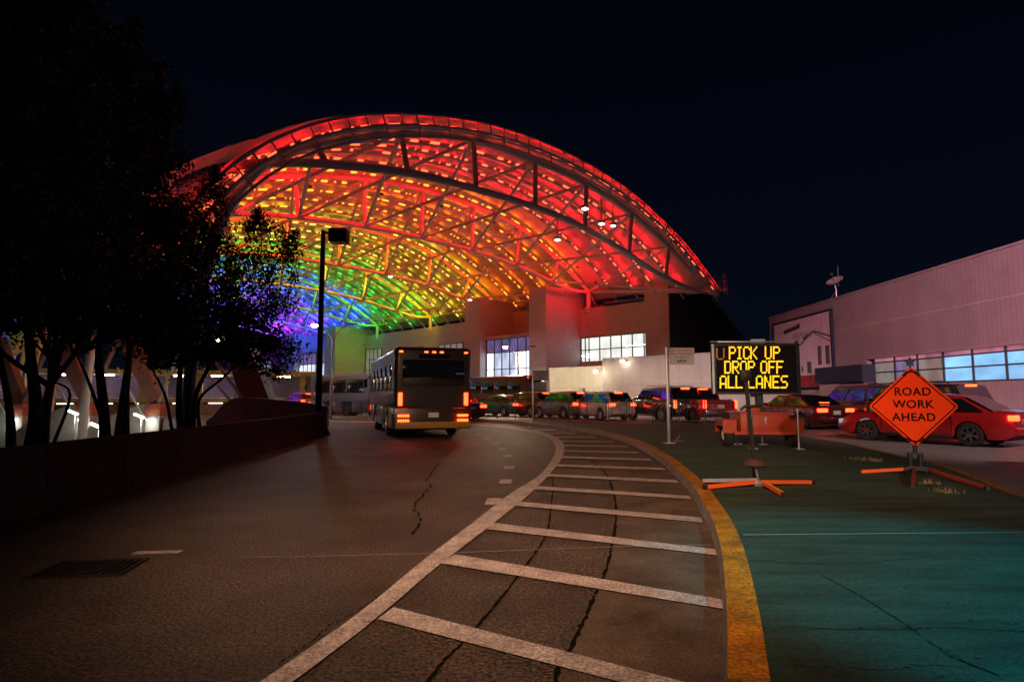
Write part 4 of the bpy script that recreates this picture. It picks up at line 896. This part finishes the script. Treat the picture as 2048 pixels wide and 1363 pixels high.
        for xs_ in ((xa-.18, (d['wb'][0]+d['wb'][1])/2+.02, d['wb'][1]+.42) if kind != 'pickup' else (xa-.18, .1)): MB().b2((xs_-.007, s*(W/2-.02), zb+.2), (xs_+.007, s*(W/2+.003), d['belt']-.1)).build('door_seam', M['ink'], t)
        # tail lamp
        if kind in ('suv', 'pickup'): MB().box((-hl+.05, s*(W/2*.86-.03), (d['belt']+.62)/2+.08), (.12, .13, .40 if not tall else .62)).build('tail_lamp', M[lampm], t, bevel=.02)
        elif kind == 'crossover': MB().box((-hl+.06, s*(W/2*.80-.05), d['deck']-.14), (.14, .34, .16)).build('tail_lamp', M[lampm], t, bevel=.02)
        else: MB().box((-hl+.05, s*(W/2*.74-.03), d['deck']-.2), (.14, .42, .15)).build('tail_lamp', M[lampm], t, bevel=.02)
        MB().box((hl-.10, s*(W/2*.72), d['hood']-.28), (.16, .36, .14)).build('headlamp', M['head'], t, bevel=.03)
        MB().b2((-(.9), s*(W/2-.06), zb-.02), (.95, s*(W/2+.012), zb+.07)).build('sill', M['black'], t, bevel=.01)
    MB().box((-hl-.005, 0, zb+.24), (.16, W*.84, .2)).build('rear_bumper', paint if kind != 'pickup' else M['chrome'], t, bevel=.04)
    MB().box((hl+.0, 0, zb+.22), (.16, W*.82, .22)).build('front_bumper', M['black'], t, bevel=.04)
    MB().box((-hl-.02, 0, d['deck']-.3), (.03, .34, .16)).build('number_plate', M['plate'], t)
    if brake:
        z_ = zr-.03 if kind != 'sedan' else zbt+.2; x_ = xc-.06 if kind != 'sedan' else xd+.28
        MB().box((x_-.03, 0, z_), (.08, .5, .05)).build('brake_light', M['brake'], t, bevel=.01)
    if kind == 'suv':
        for s in (1, -1): MB().tube([(xb_-.1, s*wt*.84, zr+.07), (xb_-.3, s*wt*.84, zr+.13), (xc+.4, s*wt*.84, zr+.12), (xc+.2, s*wt*.84, zr+.05)], .022, 6).build('roof_rail', M['black'], t, smooth=True)
    return t
def paint(name, c, rough=.25): return mat('paint_'+name, c, rough, .15, coat=.8)
PB, PR, PW, PG, PD, PT, PN = paint('black', (.012, .012, .014)), paint('red', (.42, .012, .014)), paint('white', (.6, .6, .6)), paint('grey', (.16, .16, .17)), paint('dark_red', (.09, .01, .012)), paint('teal', (.02, .13, .13)), paint('navy', (.012, .016, .05))
HD = RZ
def rear_at(px, py, Y, heading, kind):     # place by where the centre of its tail shows
    q = at(px, py, Y); L = KIND[kind]['L']; return (q.x+math.cos(heading)*L/2, Y+math.sin(heading)*L/2, .008)
def ctr(px, Y): q = at(px, 800, Y); return (q.x, Y, .008)
car('sedan', PT, ctr(1000, 43), R(133), 'teal sedan at the far left end of the queue behind the fence')
car('crossover', PD, ctr(1056, 41.5), R(129), 'dark red crossover between the teal sedan and the far sign post')
car('crossover', PG, ctr(1126, 38.5), R(121), 'grey crossover right of the far sign post behind the fence')
car('crossover', PW, ctr(1200, 36), R(116), 'white crossover just ahead of the black off-roader')
car('suv', PB, ctr(1322, 34.2), R(110), 'black off-roader with rainbow light on its side windows behind the near sign post')
car('pickup', PR, rear_at(1442, 820, 30.5, R(98), 'pickup'), R(98), 'bright red pickup with its tail seen left of the message board')
car('sedan', PD, ctr(1592, 27.5), R(104), 'dark red sedan partly hidden behind the message board trailer', brake=True)
car('suv', PN, ctr(1722, 27.5), R(101), 'large navy off-roader with tall upright tail lamps beyond the red sedan', tall=True)
car('sedan', PR, ctr(1856, 18.8), R(122), 'bright red sedan passing behind the road work sign', brake=False)
car('suv', PB, rear_at(1962, 800, 21.5, R(108), 'suv'), R(108), 'black off-roader seen above the roof of the bright red sedan')
car('suv', PB, (10.95, 9.8, .008), R(78), 'near black off-roader cut off by the right edge of the picture')
car('crossover', PR, ctr(600, 60), RZ, 'red crossover far away left of the dark lamp post', 'cars on the curving road')
car('sedan', PD, ctr(905, 36), RZ-R(8), 'dark red sedan just right of the bus, far ahead on the curve', 'cars on the curving road')

def bus(loc, heading, L, W, H, paintm, label, seed=0, lower=None, lattice=True):
    t = thing('shuttle_bus', label, 'bus', loc, heading, 'shuttle buses'); hl = L/2; r = .46
    bd = MB().b2((-hl, -W/2, .95), (hl, W/2, H)).build('body', paintm, t, bevel=.16, seg=4)
    segs = [(-hl+.04, -hl+1.9), (-hl+3.1, hl-2.9), (hl-1.7, hl-.06)]
    lw = MB()
    for a, b in segs: lw.b2((a, -W/2+.02, .33), (b, W/2-.02, 1.05))
    lw.build('skirt', lower or paintm, t, bevel=.03)
    MB().b2((-hl+.3, -W*.38, .3), (hl-.3, W*.38, .95)).build('underbody', M['black'], t)
    MB().b2((-hl-.03, -W*.40, 1.75), (-hl+.05, W*.40, 2.62)).build('rear_window', M['glass'], t, bevel=.03)
    MB().b2((hl-.05, -W*.44, 1.3), (hl+.02, W*.44, 2.75)).build('windscreen', M['glass'], t, bevel=.03)
    for s in (1, -1):
        n_ = max(3, int((L-1.2)/1.5))
        for k in range(n_):
            a = -hl+.6+k*(L-1.2)/n_; MB().b2((a+.05, s*(W/2-.02), 1.6), (a+(L-1.2)/n_-.05, s*(W/2+.012), 2.5)).build('side_window', M['glass'], t, bevel=.02)
        for x in (-hl+2.5, hl-2.3): wheel(t, x, s*(W/2-.17), r, .28, s)
        MB().box((-hl-.015, s*(W/2-.2), 1.32), (.05, .13, .42)).build('tail_lamp', M['tail'], t, bevel=.015)
        lt = MB()
        for i in range(2):
            for j in range(5): lt.box((-hl-.02, s*(W/2-.16-j*.075), .62+i*.16), (.05, .05, .07))
        lt.build('tail_lamp', M['brake'], t)
        MB().box((hl, s*(W/2-.3), .75), (.06, .3, .2)).build('headlamp', M['head'], t, bevel=.02)
        MB().bar((hl-.1, s*(W/2+.02), 2.3), (hl+.15, s*(W/2+.2), 2.2), .04, .04).box((hl+.15, s*(W/2+.22), 2.0), (.1, .16, .36)).build('wing_mirror', M['black'], t)
    for y in (-W*.42, -W*.1, 0, W*.1, W*.42): MB().box((-hl-.005+.02, y, H-.17), (.06, .12, .05)).build('marker_lamp', M['brake'], t, bevel=.01)
    MB().b2((-hl-.08, -W*.48, .36), (-hl+.04, W*.48, .58)).build('rear_bumper', mat('ochre_bumper', (.30, .17, .03), .5), t, bevel=.03)
    sm = MB()
    for y_ in (-W*.31, W*.31): sm.b2((-hl-.004, y_-.008, .97), (-hl+.02, y_+.008, 1.72))
    sm.b2((-hl-.004, -W*.44, 1.70), (-hl+.02, W*.44, 1.715)).b2((-hl-.004, -W*.44, 2.66), (-hl+.02, W*.44, 2.675))
    for y_ in (-.5, .5): sm.box((-hl-.02, y_, 1.6), (.05, .16, .05))
    sm.build('panel_seams', M['black'], t); MB().tube([(-hl+.2, -W*.3, .42), (-hl-.06, -W*.3, .34)], .05, 8).build('exhaust_pipe', M['galv'], t)
    MB().b2((-hl-.05, -W*.2, 2.68), (-hl+.02, W*.2, 2.8)).build('destination_panel', M['glass'], t)
    gr_ = MB()
    for k in range(6): gr_.box((-hl-.012, 0, 1.05+k*.08), (.03, W*.5, .045))
    gr_.build('engine_grille', M['black'], t)
    MB().box((-hl-.03, 0, .8), (.03, .34, .16)).build('number_plate', M['plate'], t)
    return t
bronze = mat('paint_bronze_grey', (.034, .027, .021), .35, .2, coat=.4)
hb_ = R(108); rq = Vector((-2.6, 20, .0)); L_ = 9.0
bus((rq.x+math.cos(hb_)*L_/2, rq.y+math.sin(hb_)*L_/2, .004), hb_, L_, 2.6, 3.05, bronze, 'big bronze grey bus seen from behind, rounding the bend left of the white line')
bus((-11.0, 41.5, .004), RZ+R(6), 7.0, 2.3, 2.85, mat('paint_violet_grey', (.14, .13, .17), .35, .1, coat=.4), 'smaller violet grey shuttle bus ahead of the big bus, left of it')
bus((-.6, 50, .008), RZ, 7.5, 2.4, 3.0, mat('paint_maroon', (.12, .03, .035), .35, .1, coat=.4), 'maroon shuttle bus beyond the queue in front of the glazed bay')

# ------------------------------------------------------------------ left lower level: abutments, walls, parking deck, warning sign
for i, (px, Y, lab) in enumerate([(310, 38, 'pale concrete abutment with leaning leg between the second and third tree'), (173, 38.5, 'pale concrete abutment with leaning leg right of the leftmost tree'), (38, 39, 'pale concrete abutment with leaning leg behind the leftmost tree')]):
    q = at(px, 805, Y); t = thing('canopy_abutment', lab, 'abutment', (q.x, Y, -3.4), R(6), 'concrete abutments of the canopy'); zt = q.z+3.4
    w_ = MB(); poly = [(-4.3, 0, 0), (-4.3, 0, zt-2.0), (-3.4, 0, zt-1.2), (-2.2, 0, zt-.6), (-1.0, 0, zt-.15), (-.4, 0, zt), (-.4, 0, 0)]; w_.prism(poly, (0, .8, 0)); w_.build('buttress', M['abut'], t)
    MB().b2((-.42, -.25, 0), (.42, .85, zt-.8)).build('column', M['abut'], t, bevel=.03)
    MB().b2((-.45, -.3, zt-.79), (.45, .9, zt-.05)).build('cap', M['brick'], t, bevel=.03)
    lg = MB(); lg.prism([(-.35, .05, zt-.1), (.2, .05, zt+.3), (-1.5, .05, zt+4.3), (-2.5, .05, zt+3.8)], (0, .6, 0)); lg.build('leaning_leg', mat('pinkish_concrete', (.24, .13, .11), .8, noise=.25, nscale=1.5), t)
    MB().tube([(.1, .2, zt), (1.6, .2, zt+4.2)], .13, 8).build('strut', M['abut'], t, smooth=True)
    MB().tube([(-1.5, -.1, zt+.6), (-.3, -.3, zt-1.1)], .05, 6).tube([(-2.3, -.1, zt+2.2), (-.7, -.2, zt-.6)], .05, 6).build('stay_rod', M['steel_w'], t, smooth=True)
    MB().box((0, -.4, zt-1.05), (.4, .2, .1)).build('wall_lamp', M['lamp_s'], t); lamp('wall_lamp_light', 'POINT', (0, -.75, zt-1.35), 25, (.95, 1, .85), t, .1)
for (px, py, Y, lab, e) in [(85, 852, 30, 'slim white bollard lamp by the leftmost trunks', 60), (200, 853, 30, 'slim white bollard lamp left of the second tree', 50), (152, 826, 36, 'tall white wall lamp on the pale abutment', 50), (284, 833, 36, 'white wall lamp behind the second tree stems', 50)]:
    q = at(px, py, Y); t = thing('path_lamp', lab, 'path lamp', (q.x, Y, -3.4), 0, 'small lamps of the lower level')
    MB().tube([(0, 0, 0), (0, 0, q.z+3.4)], .06, 8).build('post', M['steel_w'], t, smooth=True)
    MB().box((-.18, 0, q.z+3.45), (.6, .16, .1), Matrix.Rotation(R(22), 3, 'Y')).build('lens', M['lamp_s'], t); lamp('path_light', 'POINT', (-.1, -.3, q.z+3.1), e*.35, (.95, 1, .85), t, .1)
t = thing('retaining_wall', 'long grey wall of the lower level behind the tree trunks', 'wall', (-25, 46, -3.4), 0)
MB().b2((-22, 0, 0), (13.4, .4, 4.0)).build('wall', M['abut'], t); MB().b2((-22, -.05, 4.003), (13.4, .45, 4.12)).build('coping', M['abut'], t)
t = thing('retaining_wall', 'dark curved-top wall left of the dark lamp post', 'wall', (0, 0, 0), 0)
wp = [(412, 842), (425, 832), (440, 815), (455, 802), (470, 795), (500, 794), (540, 798), (600, 803), (655, 812)]
top_ = [at(x, y, 30-(x-412)/243*3.0) for x, y in wp]; mb = MB()
vs = []
for p in top_: vs += [p, Vector((p.x, p.y, -1.5)), p+Vector((0, .3, 0)), Vector((p.x, p.y+.3, -1.5))]
fs = []
for i in range(len(top_)-1):
    a = i*4; b = a+4; fs += [(a, b, b+1, a+1), (a+2, a+3, b+3, b+2), (a, a+2, b+2, b)]
fs += [(0, 1, 3, 2), (len(vs)-4, len(vs)-2, len(vs)-1, len(vs)-3)]
mb.add(vs, fs); mb.build('wall', M['darkwall'], t)
# right-most leaning leg
t = thing('canopy_abutment', 'broad dark leaning concrete leg above the dark curved wall', 'abutment', (at(500, 795, 31).x, 31.2, -3.4), 0, 'concrete abutments of the canopy'); zt = at(500, 795, 31).z+3.4
MB().prism([(-.6, 0, 0), (.9, 0, 0), (.9, 0, zt-.1), (-.2, 0, zt+2.6), (-1.5, 0, zt+2.6), (-.6, 0, zt-.1)], (0, 1.0, 0)).build('leg', M['darkwall'], t)
MB().tube([(-.5, -.1, zt), (-2.2, -.1, zt+2.3)], .09, 8).tube([(-.9, -.1, zt-.3), (-2.8, -.1, zt+1.8)], .07, 8).build('stay_rod', M['steel_w'], t, smooth=True)
# parking deck beyond
PKX, PKY = -48, 70; t = thing('parking_deck', 'low parking deck with lit ceilings far behind the trees', 'building', (PKX, PKY, -3.4), R(20))
for z in (0, 4.0, 7.4): MB().b2((-40, 0, z), (24, 20, z+.5)).build('slab', M['abut'], t)
for k in range(11): MB().b2((-38+k*6, .3, .5), (-37.3+k*6, 1.0, 7.4)).build('column', M['abut'], t)
for z in (3.92, 7.32):
    for k in range(15): MB().box((-36+k*4, 2.5, z-.06), (1.6, .25, .1)).build('ceiling_light', M['lamp_y'] if z > 5 else M['tube'], t)
MB().b2((-40, 12, .5), (24, 12.3, 7.4)).build('back_wall', mat('violet_light_wall', (.30, .22, .36), .7, noise=.9, nscale=.22, col2=(.03, .03, .08)), t)  # violet tint and dark patches put uneven purple light into the wall colour
for k in range(4): lamp('deck_light', 'POINT', (-30+k*14, 6, 6.2), 170, (.7, .55, 1.), t, .4)
for k in range(4): lamp('deck_light', 'POINT', (-30+k*14, 6, 2.6), 170, (1, .7, .4), t, .4)
pq = at(520, 800, 33); t = thing('crossing_sign', 'small amber diamond pedestrian crossing sign on a post left of the lamp post', 'sign', (pq.x, 33, .0), R(10))
MB().tube([(0, .03, 0), (0, .03, pq.z+.3)], .03, 6).build('post', M['galv'], t, smooth=True)
sg = diamond(.33, -.02, 0, .03); sg.v = [(x, y, z+pq.z) for x, y, z in sg.v]; so2 = sg.build('sign_face', M['sign_yellow'], t)
wk = MB(); wk.lathe([(.001, 0), (.035, 0)], 10, 'y', (0, -.024, pq.z+.15)); wk.bar((0, -.024, pq.z+.1), (-.01, -.024, pq.z-.03), .004, .05); wk.bar((-.01, -.024, pq.z-.03), (-.08, -.024, pq.z-.16), .004, .03); wk.bar((-.01, -.024, pq.z-.03), (.06, -.024, pq.z-.16), .004, .03); wk.bar((0, -.024, pq.z+.08), (.07, -.024, pq.z), .004, .025); wk.bar((0, -.024, pq.z+.08), (-.07, -.024, pq.z+.02), .004, .025); wk.build('walking_figure', M['ink'], so2)

# ------------------------------------------------------------------ trees
def tree(base, stems, lobes, label, nleaf, blossoms, spires=(), lsz=.052):
    """base: ground point. stems: list of pixel paths + depth. lobes: (px, py, Y, rx, ry, rz)"""
    b = Vector(base); t = thing('crape_myrtle', label, 'tree', b, 0, 'dark trees beside the barrier'); tm = MB(); L = []
    for (px, py, Y, rx, ry, rz_) in lobes: L.append((at(px, py, Y)-b, Vector((rx, ry, rz_))))
    for pts, r0 in stems:
        P_ = smoothpts([at(x, y, Y)-b for x, y, Y in pts], 5); n_ = len(P_)
        tm.tube(P_, [r0*(1-.62*i/(n_-1)) for i in range(n_)], 8)
        tip = P_[-1]
        near = sorted(L, key=lambda l: (l[0]-tip).length)[:5]
        for c_, rad in near:
            m_ = tip.lerp(c_, .5)+Vector((random.uniform(-.25, .25), random.uniform(-.2, .2), -.15)); tm.tube(smoothpts([tip-Vector((0, 0, .1)), m_, c_+Vector((0, 0, rad.z*.4))], 4), [.05, .045, .04, .036, .032, .028, .022, .016, .01], 5)
            for k in range(5):
                e = c_+Vector((random.gauss(0, rad.x*.5), random.gauss(0, rad.y*.5), random.gauss(0, rad.z*.45))); tm.tube([m_, (m_+e)/2+Vector((0, 0, .1)), e], [.022, .014, .005], 4)
    tm.build('trunk', M['bark'], t, smooth=True)
    vol = np.array([r_.x*r_.y*r_.z for _, r_ in L]); vol = vol**.8; vol /= vol.sum(); cen = []
    for i, (c_, rad) in enumerate(L):
        nn = int(nleaf*vol[i]); nc = max(6, nn//60)
        dirs = rng.normal(size=(nc, 3)); dirs /= np.linalg.norm(dirs, axis=1)[:, None]; rad_ = rng.random(nc)**.42
        cc = np.array(c_)+dirs*rad_[:, None]*np.array(rad)*(1+.18*rng.normal(size=(nc, 1)))
        idx = rng.integers(0, nc, nn); sz = .10+.14*rng.random(nc)
        p = cc[idx]+rng.normal(size=(nn, 3))*sz[idx][:, None]; cen.append(p)
    for (px, py, Y, px2, py2) in spires:
        a = np.array(at(px, py, Y)-b); c_ = np.array(at(px2, py2, Y)-b); n_ = 420; s = rng.random(n_)
        cen.append(a+(c_-a)*s[:, None]+rng.normal(size=(n_, 3))*(.16*(1-s)+.045)[:, None])
    p = np.concatenate(cen); n_ = len(p)
    ax = rng.normal(size=(n_, 3)); ax /= np.linalg.norm(ax, axis=1)[:, None]; ot = rng.normal(size=(n_, 3)); ot -= ax*(ot*ax).sum(1)[:, None]; ot /= np.linalg.norm(ot, axis=1)[:, None]
    ln = lsz*(.7+.7*rng.random(n_))[:, None]; wd = ln*.42
    v = np.stack([p-ax*ln, p+ot*wd, p+ax*ln, p-ot*wd], 1).reshape(-1, 3)
    me = bpy.data.meshes.new('crown'); me.vertices.add(n_*4); me.vertices.foreach_set('co', v.ravel()); me.loops.add(n_*4); me.loops.foreach_set('vertex_index', np.arange(n_*4)); me.polygons.add(n_); me.polygons.foreach_set('loop_start', np.arange(n_)*4); me.update(calc_edges=True)
    me.materials.append(M['leaf']); o = bpy.data.objects.new('crown', me); C.objects.link(o); o.parent = t
    for (px, py, Y) in blossoms:
        q = at(px, py, Y)-b; mb = MB()
        for k in range(90):
            s = random.random(); w_ = q+Vector((random.gauss(0, .09), random.gauss(0, .09), (s-.5)*.42)); d_ = Vector((random.gauss(0, 1), random.gauss(0, 1), random.gauss(0, 1))).normalized()*.03; e_ = d_.orthogonal().normalized()*.022
            mb.add([w_-d_, w_+e_, w_+d_, w_-e_], [(0, 1, 2, 3)])
        mb.build('blossom', M['blossom'], t)
    return t
q = gp(60, 960)
tree((-8.0, 9.9, .07), [([(22, 905, 9.9), (20, 830, 9.9), (5, 740, 9.9), (-20, 640, 9.9)], .075), ([(60, 915, 9.9), (72, 820, 9.9), (60, 700, 9.9), (50, 560, 10)], .12), ([(85, 905, 10.1), (95, 800, 10.1), (120, 700, 10.1), (150, 600, 10.2)], .085), ([(100, 905, 10), (140, 790, 10), (100, 760, 10)], .03)],
     [(30, 60, 10, 1.7, 1.5, 1.0), (130, 40, 10.3, .75, .9, .7), (-60, 250, 10, 2.0, 1.6, 1.6), (90, 230, 10, 1.3, 1.3, 1.2), (170, 330, 10.2, .8, 1, .9), (40, 420, 9.9, 1.7, 1.5, 1.2), (-40, 560, 9.8, 1.8, 1.4, .8), (110, 560, 10.1, 1.1, 1.2, .7), (190, 480, 10.3, .7, .9, .7), (10, -90, 10, 1.4, 1.3, .8), (70, 640, 10, .8, .9, .32), (170, 620, 10.2, .6, .8, .3)],
     'tallest dark tree by the barrier, its crown cut off by the top left corner', 33000, [(60, 260, 9.6), (92, 140, 9.7), (150, 485, 9.6), (70, 480, 9.2), (40, 330, 9.4)], [(130, 60, 10, 160, 10)])
tree((-8.6, 12.7, .07), [([(212, 900, 12.7), (206, 800, 12.7), (198, 700, 12.7), (215, 560, 12.7)], .12), ([(232, 895, 12.7), (246, 790, 12.8), (262, 690, 12.8), (285, 580, 12.8)], .075), ([(250, 890, 12.9), (252, 780, 12.9), (258, 700, 12.9), (240, 560, 12.9)], .09), ([(222, 890, 12.6), (180, 770, 12.6), (150, 700, 12.6)], .045)],
     [(235, 120, 12.7, .55, .7, .9), (190, 170, 12.7, .6, .8, .9), (290, 200, 12.7, .6, .8, .7), (240, 290, 12.7, 1.2, 1.2, 1.1), (310, 310, 12.8, .55, .8, .7), (250, 430, 12.7, 1.2, 1.2, 1.0), (330, 450, 12.9, .75, .9, .9), (180, 540, 12.6, 1.1, 1.1, .8), (290, 590, 12.8, 1.2, 1.2, .75), (230, 660, 12.6, .8, .8, .45), (150, 650, 12.7, .6, .7, .4), (335, 640, 12.8, .7, .8, .5), (330, 560, 12.9, .6, .8, .6)],
     'upright dark tree with spiky top shoots second from the left edge', 29000, [(318, 138, 12.6), (314, 182, 12.7), (100, 250, 12.4), (210, 250, 12.1), (298, 300, 12.2)], [(185, 160, 12.7, 188, 25), (265, 120, 12.7, 268, 36), (305, 210, 12.7, 322, 128), (335, 240, 12.8, 355, 172), (230, 120, 12.7, 240, 60)])
tree((-9.2, 16.8, .07), [([(362, 872, 16.8), (358, 800, 16.8), (362, 720, 16.8), (372, 640, 16.8)], .11), ([(384, 868, 16.8), (392, 790, 16.8), (420, 730, 16.8), (450, 680, 16.8)], .085), ([(400, 866, 17), (398, 800, 17), (440, 760, 17), (490, 715, 17)], .06), ([(346, 870, 16.7), (330, 790, 16.7), (300, 730, 16.7)], .05), ([(375, 868, 16.9), (378, 780, 16.9), (392, 690, 16.9)], .08)],
     [(430, 385, 16.8, .5, .7, .6), (400, 440, 16.8, .9, 1, .8), (350, 500, 16.8, 1.0, 1.1, .9), (430, 520, 16.8, 1.2, 1.2, .9), (520, 470, 16.9, .55, .8, .45), (520, 545, 16.9, 1.0, 1., .55), (575, 505, 16.9, .42, .6, .36), (380, 610, 16.7, 1.5, 1.3, .9), (470, 620, 16.8, 1.3, 1.2, .8), (555, 610, 16.9, .7, .8, .5), (410, 700, 16.8, 1.2, 1.1, .5), (500, 690, 16.9, 1.0, 1.0, .45), (560, 700, 17, .6, .8, .45), (320, 690, 16.7, .8, .9, .5), (540, 735, 17, .5, .6, .28), (300, 600, 16.7, .9, .9, .7)],
     'broad dark tree whose crown overlaps the lit canopy', 29000, [(455, 560, 16.2), (480, 600, 16.3)], [(430, 380, 16.8, 432, 335), (520, 470, 16.9, 515, 420), (575, 510, 16.9, 590, 462)])
